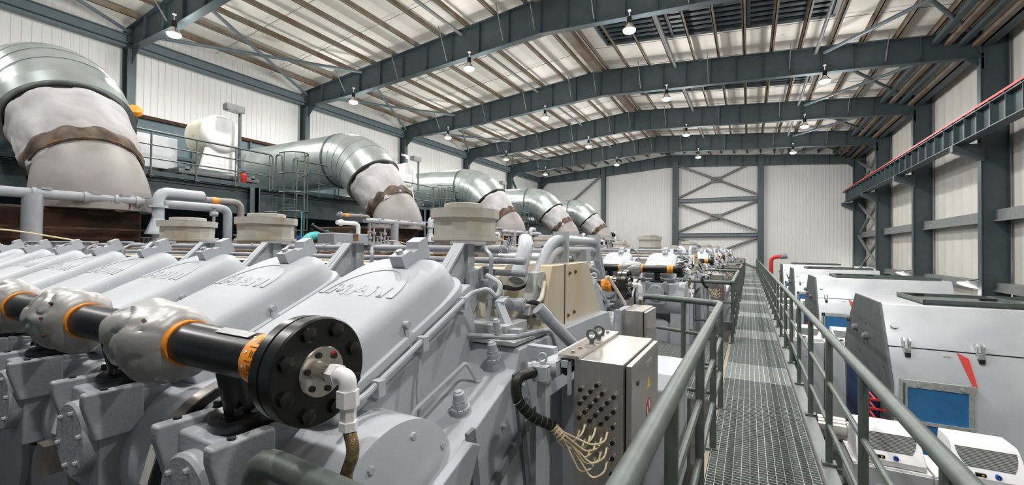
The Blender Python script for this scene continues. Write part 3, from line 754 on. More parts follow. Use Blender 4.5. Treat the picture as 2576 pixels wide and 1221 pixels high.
        while xx > -9.6: b.lathe((xx, YC+s*yy, z), (1,0,0), [(0,r*1.25),(.025,r*1.25)], 12); xx -= .93
        part('supply_pipe', b, m)
    # conduit mouth and clamp plates
    b = MB()
    for xx in (-1.43,): b.prism([(.62,1.38),(.36,1.62),(.36,1.70),(.62,1.66)], lambda yy, z: yv(yy, z, xx-.012), lambda yy, z: yv(yy, z, xx+.012))
    part('conduit_clamp', b, 'engine_gray')
    # ledge fittings
    def fitting(xf, yy, z, h, r, name='relief_valve'):
        d = Vector((0, s*SA*.6, 1)).normalized(); p = yv(yy, z, xf); b = MB()
        b.lathe(p, d, [(0,r*1.15),(h*.35,r*1.15),(h*.36,r*1.25),(h*.45,r*1.25),(h*.46,r),(h*.62,r)], 24)
        b.lathe(p+d*h*.6, d, [(0,r*.98),(h*.12,r*.98)], 6); b.lathe(p+d*h*.72, d, [(0,r*.8),(h*.22,r*.72),(h*.26,r*.5),(h*.3,r*.45)], 20)
        f = part(name, b, 'engine_gray'); c = MB()
        for j in range(10):
            a = 2*math.pi*j/10; c.cyl(p+d*h*.41+Vector((math.cos(a)*r*1.24, math.sin(a)*r*1.24, 0)), p+d*h*.41+Vector((math.cos(a)*r*1.27, math.sin(a)*r*1.27, 0)), r*.07, 6)
        obj('vent_hole', c, 'dark', f)
    fitting(-1.12, 1.10, 1.04, .135, .034); fitting(-1.12, .82, 1.19, .15, .031); fitting(-1.14, .74, 1.27, .17, .026)
    # hand loop and tubes around the end head
    b = MB(); b.tube([yv(1.72,1.24,-1.225), yv(1.57,1.255,-1.225), yv(.90,1.575,-1.215), yv(.86,1.60,-1.14), yv(.84,1.55,-1.10), yv(.80,1.62,-1.10), yv(.78,1.66,-1.2)], .0125, 10, br=.03); part('drain_tube', b, 'engine_gray')
    b = MB()
    for yy, z in ((.95,1.53),(1.25,1.39),(1.5,1.27)):
        b.box(-1.245, -1.205, *sorted((YC+s*(yy-.018), YC+s*(yy+.018))), z-.03, z+.03); b.hexbolt(yv(yy, z-.05, -1.26), (1,0,0), .008, .03)
    part('tube_clip', b, 'engine_gray')
    b = MB(); b.tube([yv(.93,1.15,-1.15), yv(.96,1.25,-1.2), yv(1.34,1.13,-1.2), yv(1.42,.93,-1.18)], .009, 8, br=.03); b.tube([yv(1.25,1.36,-1.235), yv(1.27,1.2,-1.235), yv(1.26,.98,-1.22)], .0075, 8, br=.03); b.hexbolt(yv(.93,1.14,-1.15), (0,0,1), .014, .02); part('drain_tube', b, 'engine_gray')
# block and covers
b = MB()
poly = [(-1.35,FLOOR+.02),(1.35,FLOOR+.02),(1.35,-1.0),(1.5,-.2),(1.5,.9),(1.25,1.02),(.55,1.35),(-.55,1.35),(-1.25,1.02),(-1.5,.9),(-1.5,-.2),(-1.35,-1.0)]
b.prism(poly, lambda u, v: (-9.9, YC+u, v), lambda u, v: (-1.30, YC+u, v)); part('engine_block', b, 'engine_dark')
for k in range(9):
    xc = X0-CP*k; b = MB(); b.lathe((xc, YC-1.5, .1), (0,-1,0), [(0,.34),(.04,.34),(.06,.3)], 24); part('crankcase_door', b, 'engine_gray')
top = [(1.72,.80),(1.60,.86),(.82,1.20),(.78,1.30),(.30,1.31)]
poly = [(-y, z) for y, z in top]+[(y, z) for y, z in reversed(top)]+[(1.74,.2),(1.5,-.9),(.6,-.9),(.5,.95),(-.66,.95),(-.60,.2),(-.5,-.9),(-1.5,-.9),(-1.74,.2)]
b = MB(); b.prism(poly, lambda u, v: (-1.34, YC+u, v), lambda u, v: (-1.0, YC+u, v)); eh = part('end_housing', b, 'engine_gray', bevel=.01)
def Q(y, z, x=-.99): return Vector((x, y, z))
for p_, q_ in ((Q(1.86,1.2), Q(2.07,.3)), (Q(1.47,1.06), Q(1.60,.3)), (Q(2.0,.92), Q(1.6,.72)), (Q(1.56,.72), Q(1.2,.55))):
    b = MB(); b.beam(p_, q_, .05, .018, up=(1,0,0)); obj('stiffener_bar', b, 'engine_dark', eh)
for y, z in ((1.93,1.12),(1.98,1.04),(2.0,.88),(1.75,.98),(1.84,.86),(1.62,.75),(1.2,.72),(1.05,.6),(1.4,.45)): b = MB(); b.hexbolt(Q(y, z, -1.0), (1,0,0), .011, .02); obj('bolt', b, 'engine_gray', eh)
b = MB(); b.prism([(1.14,.70),(1.42,.86),(1.5,1.0),(1.44,1.03),(1.02,.87),(1.0,.3),(1.3,.2)], lambda u, v: (-1.0, u, v), lambda u, v: (-.955, u, v)); obj('end_bracket', b, 'engine_gray', eh, bevel=.008)
b = MB(); b.cyl((-1.02,1.1,.97), (-.985,1.1,.97), .03, 20); b.hexbolt((-.96,1.1,.98), (1,0,0), .02, .02); b.lathe((-1.3,1.15,.84), (1,0,0), [(0,.27),(.2,.27),(.2,.31),(.235,.31),(.24,.27),(.25,.1)], 36)
for j in range(9): b.hexbolt((-1.065,1.15+.29*math.cos(j*.7),.84+.29*math.sin(j*.7)), (1,0,0), .013, .018)
obj('round_cover', b, 'engine_gray', eh)
# tan end cover over the vee
poly = [(2.46,1.70),(3.12,1.71),(3.20,1.62),(3.42,1.34),(3.5,.97),(2.2,.97),(2.22,1.2),(2.34,1.45)]
b = MB(); b.prism(poly, lambda u, v: (-1.15, u, v), lambda u, v: (-1.06, u, v)); tv = part('end_cover', b, 'tan_cover', bevel=.008)
b = MB(); b.box(-1.062, -1.056, 2.655, 2.66, .97, 1.705); obj('cover_seam', b, 'rust_dark', tv)
for y, z in ((2.74,1.64),(2.85,1.645),(2.72,1.36),(2.83,1.37),(2.8,1.08)): b = MB(); b.lathe((-1.06,y,z), (1,0,0), [(0,.012),(.008,.012),(.014,.006)], 12); obj('bolt', b, 'rust', tv)
b = MB(); b.prism([(2.34,1.42),(2.43,1.66),(2.33,1.66),(2.22,1.42)], lambda u, v: (-1.16, u, v), lambda u, v: (-1.1, u, v)); b.lathe((-1.1,2.34,1.58), (1,0,0), [(0,.014),(.012,.014)], 8); part('latch_plate', b, 'galv_light')
b = MB(); b.box(-1.3,-1.02,1.90,2.4,1.31,1.335); b.box(-1.45,-1.1,1.95,2.2,1.335,1.40); part('cover_plate', b, 'galv_light', bevel=.006)
b = MB(); b.tube([(-1.28,1.88,1.345),(-1.05,1.95,1.35),(-1.0,2.3,1.34),(-.99,2.38,1.2)], .013, 8, br=.06); b.box(-1.1,-1.04,1.98,2.04,1.33,1.38); part('drain_tube', b, 'engine_gray')
b = MB(); b.beam((-1.1,2.02,1.34), (-1.2,2.05,1.50), .05, .02); b.beam((-1.2,2.05,1.50), (-1.22,2.15,1.52), .05, .02); part('hook_bracket', b, 'engine_gray')
# far side dark casing at the end
b = MB(); b.prism([(3.42,1.36),(3.62,1.55),(3.95,1.20),(4.1,.3),(3.5,.3)], lambda u, v: (-1.36, u, v), lambda u, v: (-1.15, u, v)); part('side_casing', b, 'engine_gray', bevel=.01)
# insulated exhaust casing in the vee
for k in range(9):
    xa, xb = X0+.30-CP*k if k else -1.37, X0+.31-CP*(k+1)
    b = MB(); ic = 2.86
    b.prism([(-.78,1.28),(-.66,1.52),(-.42,1.695),(.42,1.695),(.66,1.52),(.78,1.28)], lambda u, v: (xb, ic+u, v), lambda u, v: (xa, ic+u, v)); part('insulation_panel', b, 'cream')
# slotted rusty channel
b = MB(); b.box(-9.7, -1.75, 2.66, 2.68, 1.70, 1.755); b.box(-9.7, -1.75, 2.66, 3.5, 1.697, 1.705); ch = part('slotted_channel', b, 'rust')
b = MB(); xx = -1.8
while xx > -8: b.box(xx-.08, xx, 2.654, 2.66, 1.722, 1.742); xx -= .13
obj('slot', b, 'dark', ch)
# tubs
for xt, yt, r, h in ((-2.14,3.06,.275,.42),(-4.95,3.06,.305,.42),(-6.72,3.06,.32,.42)):
    z = 1.705; b = MB(); n = 14
    b.lathe((xt,yt,z), (0,0,1), [(0,r*.97),(.155,r*.97),(.156,r*1.05),(.185,r*1.05),(.187,r*.96),(h*.82,r*.96)], n); tb = part('relief_drum', b, 'tub_paint', sharp=15)
    b = MB(); b.lathe((xt,yt,z), (0,0,1), [(h*.82,r*1.07),(h,r*1.08),(h+.003,r*.7)], n); obj('drum_lid', b, 'tub_paint', tb, sharp=15)
    b = MB(); b.lathe((xt,yt,z+h), (0,0,1), [(.003,r*.62),(.01,r*.66),(.045,r*.66),(.05,r*.62)], n); obj('lid_cap', b, 'tub_paint', tb, sharp=15)
# goal-post pipes over the end cover
for z, dy, x in ((1.865,0,-1.17),(1.795,.03,-1.17)):
    b = MB(); b.tube([(x,2.42+dy*.4,1.60-dy),(x,2.70+dy,z),(x,3.64-dy,z),(x,3.84-dy,1.55)], .034 if dy == 0 else .03, 16, br=.12); part('arch_pipe', b, 'engine_gray')
b = MB(); b.tube([(-1.27,2.38,1.60),(-1.28,2.52,1.80),(-1.4,2.75,1.86)], .05, 16, br=.1); part('arch_pipe', b, 'engine_gray')
for y in (2.86, 3.60): b = MB(); b.box(-1.23, -1.115, y-.012, y+.012, 1.70, 1.925); part('pipe_support', b, 'engine_gray')
b = MB(); b.box(-1.3,-1.1,3.2,3.3,1.69,1.8); part('support_block', b, 'engine_gray')
b = MB(); b.tube([(-1.2,2.52,1.6),(-1.16,2.44,1.56),(-1.08,2.36,1.5),(-1.06,2.2,1.42)], .012, 8, br=.05); b.tube([(-1.15,2.24,1.47),(-1.08,2.26,1.50),(-.98,2.28,1.42)], .014, 8, br=.05); b.tube([(-1.26,2.2,1.575),(-1.2,2.26,1.56),(-1.17,2.38,1.6)], .014, 8, br=.05); part('black_cable', b, 'black_rubber')
b = MB(); b.tube([(-1.14,2.23,1.47),(-1.06,2.29,1.49),(-1.09,2.40,1.60)], .013, 8, br=.08); b.tube([(-1.12,3.84,1.56),(-1.06,3.92,1.44),(-1.0,4.0,1.30)], .016, 8, br=.08); part('white_conduit', b, 'cable_white')
b = MB(); b.cyl((-.99,2.12,1.475), (-.80,2.32,1.20), .031, 18); b.cyl((-.995,2.115,1.482), (-.955,2.157,1.424), .037, 18); part('cable_conduit', b, 'pipe_gray')
# turbochargers and charge air casing at the far end of the engine
for yt in (YC-.35, YC+.95):
    b = MB(); b.lathe((-12.2, yt, 1.35), (1,0,0), [(0,.2),(.1,.5),(.6,.62),(1.1,.72),(1.5,.68),(1.7,.4),(2.2,.3)], 36); b.box(-12.2,-10.2,yt-.4,yt+.4,.3,1.2); part('turbocharger', b, 'rust_dark')
b = MB(); b.box(-12.6, -9.95, YC-1.6, YC+1.9, FLOOR+.02, .9); b.box(-12.0,-9.95,YC-.9,YC+1.5,.9,1.75); part('turbo_pedestal', b, 'rust_dark')
b = MB(); b.box(-12.4, -10.15, YC-1.5, YC+1.15, 1.6, 2.42); part('turbo_casing', b, 'rust_dark', bevel=.05)
b = MB(); b.box(-10.4, -9.9, YC-1.15, YC-1.05, .9, 2.3); b.box(-9.98,-9.92, YC-1.0, YC+1.2, 2.05, 2.09); part('heat_shield', b, 'rust_dark')
def stack(x, y, z0, z1, r, name='stand_pipe'):
    b = MB(); b.cyl((x,y,z0),(x,y,z1), r, 16); b.lathe((x,y,z0+.25*(z1-z0)), (0,0,1), [(0,r*1.7),(.04,r*1.7)], 16); return part(name, b, 'pipe_gray')
b = MB(); b.cyl((-9.8,1.1,2.58),(-9.8,3.72,2.60),.08,16)
for y in (1.6,2.3,2.9,3.3,3.6): b.lathe((-9.8,y,2.59),(0,1,0),[(0,.1),(.05,.1)],14); b.box(-9.86,-9.74,y+.1,y+.22,2.66,2.70)
part('cooling_pipe', b, 'pipe_gray'); stack(-9.8,2.32,1.5,2.58,.12)
b = MB(); b.tube([(-9.7,3.92,1.6),(-9.7,3.92,2.80),(-9.9,4.75,2.82)], .095, 16, br=.18); b.lathe((-9.7,3.92,2.0),(0,0,1),[(0,.2),(.03,.2),(.06,.18),(.3,.1)],18); b.lathe((-9.7,3.92,2.5),(0,0,1),[(0,.15),(.04,.15)],16); part('vent_pipe', b, 'engine_gray')
b = MB(); b.tube([(-9.7,4.0,2.58),(-9.7,5.15,2.58),(-9.7,5.15,2.1),(-9.7,5.15,1.2)], .085, 16, br=.16); part('vent_pipe', b, 'pipe_gray')
b = MB(); b.tube([(-10.3,5.0,2.78),(-10.3,5.75,2.80),(-10.3,5.75,1.2)], .075, 14, br=.18); r_ = part('vent_pipe', b, 'warm_gray')
for p_, q_ in (((-10.3,5.75,2.2),(-10.3,5.75,2.32)), ((-10.3,5.12,2.784),(-10.3,5.25,2.787))): b = MB(); b.cyl(p_, q_, .08, 14); obj('pipe_marker', b, 'orange_band', r_)
b = MB(); b.box(-10.4,-9.5,3.9,4.9,.9,1.95); b.box(-10.0,-9.3,5.2,6.1,1.0,1.9); part('control_box', b, 'pipe_gray', bevel=.02)
rnd = random.Random(5)
for k in range(10):
    y = 4.0+rnd.uniform(0,2.4); z = rnd.uniform(1.7,2.5); b = MB(); b.cyl((-9.4,y,z),(-9.4,y+.12,z),.05,10); b.cyl((-9.4,y+.06,z-.4),(-9.4,y+.06,z+.12),.025,8); b.lathe((-9.4,y+.06,z+.12),(0,0,1),[(0,.07),(.02,.07)],12); part('hand_valve', b, 'pipe_gray')
b = MB(); b.tube([(-9.6,4.0,1.72),(-9.3,4.3,2.0),(-9.4,5.0,1.75)], .012, 6, br=.3); b.tube([(-9.3,.9,1.85),(-9.5,1.8,2.05),(-9.2,3.2,1.75)], .012, 6, br=.4); part('loose_cable', b, 'cable_cream')
b = MB(); b.tube([(-9.8,.15,2.68),(-9.8,1.28,2.70),(-9.8,1.28,1.2)], .05, 14, br=.14); b.lathe((-9.8,.9,2.69),(0,1,0),[(0,.075),(.05,.075)],14); b.lathe((-9.8,.2,2.68),(0,1,0),[(0,.085),(.06,.085)],14); vp = part('vent_pipe', b, 'warm_gray')
for p_, q_ in (((-9.8,.38,2.683),(-9.8,.50,2.686)), ((-9.8,1.28,2.18),(-9.8,1.28,2.28))): b = MB(); b.cyl(p_, q_, .054, 14); obj('pipe_marker', b, 'orange_band', vp)
b = MB(); b.tube([(-9.7,.05,2.46),(-9.7,.78,2.46),(-9.7,.78,1.6)], .06, 14, br=.14); b.lathe((-9.7,.15,2.46),(0,1,0),[(0,.09),(.06,.09)],14); part('vent_pipe', b, 'label_white')
b = MB(); b.box(-9.95,-9.3,-.35,.78,.95,2.16); fm = part('filter_box', b, 'pipe_gray', bevel=.02)
b = MB(); b.box(-9.298,-9.29,.25,.42,1.7,2.15); obj('rust_streak', b, 'rust', fm)
for k in range(7):
    y = .75+.14*k; z = 1.9+.13*(k % 3); b = MB(); b.cyl((-9.35,y,z-.5),(-9.35,y,z+.2),.025,8); b.lathe((-9.35,y,z),(0,0,1),[(0,.06),(.07,.06)],10); b.lathe((-9.35,y,z+.2),(0,0,1),[(0,.07),(.02,.07)],12); part('hand_valve', b, 'pipe_gray')
ENGS = [ENG]
lab = ['light grey vee engine second from the camera, black gas pipe ends by the walkway', 'light grey vee engine third from the camera', 'light grey vee engine fourth from the camera', 'light grey vee engine against the end wall, fifth in the row']
# ================================================================== CONTROL CABINETS BY THE ENGINE ENDS
CONN = [(397,445),(273,477),(352,489),(438,506),(522,527),(308,536),(392,553),(475,571),(270,582),(350,598),(432,618),(520,636),(307,647),(390,665),(475,681),(266,690),(347,709),(431,728),(516,748),(311,745),(391,764),(477,790),(268,790),(350,828),(434,835),(515,862),(308,855),(390,876),(474,905),(348,928),(430,940),(515,975),(387,990),(475,1010),(510,1090)]
def conn_xz(zx, zy): return -.69+.24*((zx-200)/405), 1.31-(zy-250-(zx-200)*.148)/1747
def cabinet_a(yo, label, group=None):
    y0 = 1.85+yo; t = thing('control_cabinet', (-.57, y0+.3, .0), label, 'cabinet', 'stainless cabinets at the engine ends')
    b = MB(); b.box(-.69, -.47, y0, y0+.64, .70, 1.31); obj('body', b, 'stainless', t, bevel=.004)
    b = MB(); b.box(-.465, -.44, y0+.03, y0+.64, .71, 1.30); dr = obj('door', b, 'stainless', t, bevel=.004)
    b = MB(); b.lathe((-.44, y0+.14, 1.204), (1,0,0), [(0,.014),(.006,.014),(.008,.008)], 16); obj('lock', b, 'galv', dr)
    b = MB(); b.box(-.441, -.4385, y0+.31, y0+.46, 1.225, 1.25); obj('name_plate', b, 'label_gray', dr)
    b = MB(); b.prism([(.36,1.115),(.43,1.115),(.395,1.165)], lambda u, v: (-.441, y0+u, v), lambda u, v: (-.4385, y0+u, v)); obj('warning_triangle', b, 'yellow', dr)
    b = MB(); b.cyl((-.441, y0+.385, 1.017), (-.4392, y0+.385, 1.017), .046, 24); obj('sign_disc', b, 'label_white', dr)
    b = MB(); b.ring((-.4395, y0+.385, 1.017), (-.4378, y0+.385, 1.017), .040, .048, 28); b.beam((-.4385, y0+.355, 1.045), (-.4385, y0+.415, .99), .008, .002, up=(1,0,0)); obj('sign_ring', b, 'red_paint', dr)
    b = MB(); b.beam((-.4385, y0+.375, 1.05), (-.4385, y0+.395, .985), .012, .0014, up=(1,0,0)); obj('sign_symbol', b, 'black_paint', dr)
    b = MB(); b.box(-.76, -.66, y0-.02, y0+.66, 1.311, 1.325)
    for yy in (.04, .14, .5, .6): b.hexbolt((-.71, y0+yy, 1.325), (0,0,1), .009, .01)
    obj('top_bracket', b, 'stainless', t)
    for yy in (.28, .40):
        b = MB(); b.cyl((-.70, y0+yy, 1.325), (-.70, y0+yy, 1.345), .012, 12)
        loops = []
        for k in range(20):
            a = 2*math.pi*k/20; c = Vector((-.70+.024*math.cos(a), y0+yy+.0*a, 1.368+.024*math.sin(a))); e = Vector((math.cos(a), 0, math.sin(a)))
            loops.append([c+(e*math.cos(q)+Vector((0,1,0))*math.sin(q))*.0075 for q in [2*math.pi*j/8 for j in range(8)]])
        b.loft(loops, False, True); obj('lifting_eye', b, 'galv', t)
    nc = CONN
    for i, (zx, zy) in enumerate(nc):
        x, z = conn_xz(zx, zy); b = MB()
        b.lathe((x, y0, z), (0,-1,0), [(0,.0105),(.004,.0105),(.005,.008),(.02,.008),(.022,.0095),(.034,.0095)], 12); c = obj('connector', b, 'stainless_bright', t)
        if zy < 745 or zx > 500:
            b = MB(); b.cyl((x, y0-.034, z), (x, y0-.042, z), .0094, 12); obj('cap', b, 'black_rubber', c)
    return t
CABA = cabinet_a(0, 'large stainless cabinet with plug sockets on its face, near the leaning handrail')
def hose_a(y0, label):
    t = thing('cable_loom', (-.75, y0-.2, 1.2), label, 'cable', 'cable looms plugged into the cabinets')
    b = MB(); path = [(-.80, y0-.16, 1.275), (-.84, y0-.27, 1.27), (-.83, y0-.29, 1.19), (-.79, y0-.22, 1.10), (-.735, y0-.13, 1.045)]
    b.tube(path, .0225, 14, br=.06, seg=6)
    hb = obj('spiral_sleeve', b, 'black_rubber', t)
    b = MB(); P2 = [Vector(p) for p in path[2:]]
    for a, c in zip(P2, P2[1:]):
        for k in range(4):
            p = a.lerp(c, k/4+.05); d = (c-a).normalized(); b.ring(p, p+d*.003, .021, .0242, 14)
    obj('spiral_edge', b, 'galv', hb)
    rnd = random.Random(3); ends = [(zx, zy) for zx, zy in CONN if zy > 740 and zx < 490]; e0 = Vector(path[-1])
    for i, (zx, zy) in enumerate(ends):
        x, z = conn_xz(zx, zy); b = MB(); o = Vector((rnd.uniform(-.012,.012), rnd.uniform(-.012,.012), rnd.uniform(-.012,.012)))
        m1 = e0+Vector((.03, .02, -.03))+o; dn = .045+rnd.uniform(0,.05)
        m2 = Vector((max(m1.x+.02, x-.05), y0-.08, min(m1.z, z)-dn*.7)); m3 = Vector((x+.005, y0-.085, z-.02))
        b.tube([e0+o, m1, m2, m3, (x, y0-.034, z)], .0042, 7, br=.06); obj('cable', b, 'cable_cream', t)
    b = MB()
    for k in range(2): b.tube([e0+Vector((.0,.0,-.01*k)), e0+Vector((.02,.02,-.08)), (-.675, y0-.05, .93-.02*k), (-.67, y0-.04, .87)], .004, 7, br=.05)
    obj('spare_cable', b, 'cable_white', t)
    b = MB()
    for k in range(4): b.ring(e0+Vector((.006+.008*k, .005*k, -.008-.012*k)), e0+Vector((.010+.008*k, .006*k, -.012-.012*k)), .012, .0215, 12)
    obj('cable_tie', b, 'cable_cream', t)
    return t
LOOMA = hose_a(1.85, 'black sleeved cable loom fanning into cream plug cables on the large cabinet')
def frame_a(y0, label):
    t = thing('support_frame', (-.8, y0, .0), label, 'frame', 'grey cabinet support frames')
    b = MB(); b.box(-.80, -.755, y0-.16, y0-.11, 0, 1.24); b.box(-.80, -.755, y0+.45, y0+.5, 0, 1.24); obj('post', b, 'engine_gray', t, bevel=.003)
    b = MB(); b.box(-.812, -.745, y0-.18, y0-.175+.01, 1.24, 1.30); b.box(-.812, -.804, y0-.17, y0+.6, 1.235, 1.30); b.box(-.752, -.745, y0-.17, y0+.6, 1.235, 1.30); b.box(-.812, -.745, y0-.17, y0+.6, 1.295, 1.302); b.box(-.812,-.745,y0-.17,y0+.6,1.232,1.238); obj('rail', b, 'engine_gray', t)
    b = MB(); b.box(-.95, -.81, y0+.05, y0+.1, 1.27, 1.33); b.box(-.74, -.70, y0-.03, y0+.6, 1.27, 1.30); b.box(-.71,-.70,y0-.03,y0+.0,1.15,1.30); obj('arm', b, 'engine_gray', t)
    b = MB(); b.cyl((-.78, y0-.14, 1.302), (-.78, y0-.14, 1.315), .012, 12)
    loops = []
    for k in range(16):
        a = 2*math.pi*k/16; c = Vector((-.78+.017*math.cos(a), y0-.14, 1.33+.02*math.sin(a))); e = Vector((math.cos(a), 0, math.sin(a)))
        loops.append([c+(e*math.cos(q)+Vector((0,1,0))*math.sin(q))*.006 for q in [2*math.pi*j/8 for j in range(8)]])
    b.loft(loops, False, True); obj('lifting_eye', b, 'engine_gray', t)
    b = MB(); b.lathe((-.80, y0-.13, 1.275), (-1,-.55,-.05), [(-.07,.034),(.01,.034),(.012,.038),(.03,.038),(.032,.034),(.05,.034),(.05,.028),(.02,.02)], 20); obj('cable_bushing', b, 'pipe_gray', t)
    b = MB(); b.cyl((-.765, y0+.07, 1.27), (-.765, y0+.07, 1.23), .02, 10); b.tube([(-.72, y0-.02, 1.25), (-.74, y0+.3, 1.24), (-.72, y0+.5, 1.2)], .018, 8); obj('cable_bundle', b, 'black_rubber', t)
    return t
FRA = frame_a(1.85, 'grey square tube frame holding the large cabinet near the handrail')
def cabinet_b(y0, label):
    t = thing('junction_cabinet', (-.95, y0, .0), label, 'cabinet', 'second stainless cabinets beyond the tan covers')
    b = MB(); b.box(-1.0, -.82, y0, y0+.46, .75, 1.26); obj('body', b, 'stainless', t, bevel=.004)
    b = MB(); b.box(-.815, -.79, y0+.02, y0+.46, .76, 1.25); d = obj('door', b, 'stainless', t, bevel=.004)
    b = MB(); b.box(-.791, -.788, y0+.15, y0+.3, 1.19, 1.21); b.lathe((-.79, y0+.08, 1.1), (1,0,0), [(0,.012),(.006,.012)], 12); obj('name_plate', b, 'label_gray', d)
    b = MB(); b.box(-1.07, -1.0, y0-.02, y0+.4, 1.02, 1.25)
    for k in range(14): b.box(-1.06, -1.01, y0-.03, y0-.02, 1.04+.013*k, 1.047+.013*k)
    b.box(-.98, -.94, y0+.42, y0+.46, 0, .75); obj('side_rack', b, 'engine_gray', t)
    b = MB()
    for yy in (-.1, .05):
        loops = []
        for k in range(16):
            a = 2*math.pi*k/16; c = Vector((-1.06+.024*math.cos(a), y0+yy, 1.285+.024*math.sin(a))); e = Vector((math.cos(a), 0, math.sin(a)))
            loops.append([c+(e*math.cos(q)+Vector((0,1,0))*math.sin(q))*.007 for q in [2*math.pi*j/8 for j in range(8)]])
        b.loft(loops, False, True)
    obj('lifting_eye', b, 'galv', t)
    b = MB(); b.cyl((-1.02, y0-.1, .9), (-1.02, y0-.1, 1.27), .03, 12); b.tube([(-1.15, y0-.12, .7), (-1.2, y0-.05, 1.15), (-1.3, y0+.0, 1.2)], .02, 8); obj('stand_pipe', b, 'engine_gray', t)
    return t
CABB = cabinet_b(3.9, 'plain stainless cabinet beyond the tan end cover of the engine beside the camera')
# small white junction box and grey panel low behind the handrail
def lowbox(yo, label):
    t = thing('junction_box', (-.5, 3.0+yo, 0), label, 'junction box', 'low junction boxes behind the handrails')
    b = MB(); b.box(-.55, -.45, 2.95+yo, 3.2+yo, .33, .50); obj('body', b, 'white_paint', t, bevel=.015)
    b = MB(); b.cyl((-.44, 3.08+yo, .45), (-.43, 3.08+yo, .45), .012, 10); b.cyl((-.5, 3.0+yo, .33), (-.5, 3.0+yo, .2), .02, 10); obj('gland', b, 'pipe_gray', t)
    b = MB(); b.box(-.53, -.49, 3.0+yo, 3.1+yo, 0, .33); obj('stand', b, 'engine_dark', t)
    return t
JB = lowbox(0, 'small white junction box low behind the leaning handrail')
t2 = thing('cover_hood', (-.45, 3.1, 0), 'light grey sheet hood behind the large stainless cabinet', 'hood', 'sheet hoods by the cabinets')
b = MB(); b.prism([(3.0,.98),(3.45,1.0),(3.45,.2),(2.95,.2),(2.9,.9)], lambda u, v: (-.62, u, v), lambda u, v: (-.40, u, v)); obj('hood_shell', b, 'engine_gray', t2, bevel=.01)
HOOD = t2
# ================================================================== WALKWAY
def grating(x0, x1, y0, y1, label, z=0, name='grating_panel', g='walkway grating panels', proto={}, mt='grate'):
    key = (round(x1-x0, 3), round(y1-y0, 3), mt)
    cx_, cy_ = (x0+x1)/2, (y0+y1)/2
    if key in proto:
        c = proto[key].copy(); COL.objects.link(c); c.location = (cx_, cy_, z); WL[c.name] = Vector((cx_, cy_, z)); tag(c, label, 'grating', g); return c
    b = MB(); hx, hy = (x1-x0)/2, (y1-y0)/2; T = .028
    for xx in (-hx, hx-.004): b.box(xx, xx+.004, -hy, hy, -T, 0)
    for yy in (-hy, hy-.004): b.box(-hx, hx, yy, yy+.004, -T, 0)
    n = max(2, round((x1-x0)/.062))
    for i in range(1, n): xx = -hx+(x1-x0)*i/n; b.box(xx-.0022, xx+.0022, -hy, hy, -T, 0)
    m = max(2, round((y1-y0)/.044))
    for j in range(1, m): yy = -hy+(y1-y0)*j/m; b.box(-hx, hx, yy-.0024, yy+.0024, -T*.75, -.0008)
    me = bpy.data.meshes.new(name); me.from_pydata(b.v, [], b.f); me.materials.append(MATS[mt])
    o = bpy.data.objects.new(name, me); COL.objects.link(o); o.location = (cx_, cy_, z); WL[o.name] = Vector((cx_, cy_, z))
    tag(o, label, 'grating', g); proto[key] = o; return o
y = -1.15; i = 0
while y < 46.5:
    L = 1.0 if i % 3 else 1.35
    x0 = -.30 if i % 4 else -.29
    grating(-.30, .50, y+.006, min(y+L, 46.8)-.006, ('walkway grating panel, number %d in view from the camera end' % (i-3)) if i > 3 else 'walkway grating panel under the camera, piece %d' % (i+1), z=(-.006 if i % 2 else 0), mt=('grate_lit' if y > 6 and i % 3 == 1 else 'grate')); y += L; i += 1
b = MB(); b.box(.50, .62, -1.2, 46.6, -.16, -.03); b.box(-.36, -.31, -1.2, 46.6, -.16, -.02)
yy = 0
while yy < 46: b.box(-.31, .50, yy-.03, yy+.03, -.16, -.045); yy += 2.0
t = tag(obj('walkway_deck', b, 'concrete'), 'grey steel side channels and cross bearers under the walkway gratings', 'walkway frame')
for i in range(24):
    y = -.5+2.0*i
    for xx, sd in ((.42, 'generator side'), (-.30, 'engine side')):
        b = MB(); b.box(xx, xx+.08, y, y+.08, FLOOR, -.16)
        tag(obj('walkway_post', b, 'steel_slate'), 'steel leg under the walkway %s, number %d from the camera end' % (sd, i+1), 'post', 'walkway support legs')
# right-hand handrail, one run per bay
ys = [2.03+1.27*k for k in range(-2, 36)]
runs = [(-1.2, 8.4)]+[(8.4+PITCH*k, min(8.4+PITCH*(k+1), 46.8)) for k in range(5)]
for i, (ya, yb) in enumerate(runs):
    if ya > 46: continue
    t = railing('walkway_railing', [(.60, ya), (.60, yb)], 1.08, [.68, .32], [(.60, y) for y in ys if ya <= y < yb], 'grey tube handrail on the generator side of the walkway, run %d from the camera' % (i+1), rt=.034, rm=.019, group='handrails on the generator side')
    b = MB(); b.box(.50, .64, ya, yb, -.04, -.015); b.box(.50, .506, ya, yb, -.02, .0); obj('base_plate', b, 'brace_gray', t)
    b = MB(); b.cyl((.60, ya+2.3, 1.08), (.60, ya+2.33, 1.08), .037, 14); obj('joint_sleeve', b, 'galv', t)
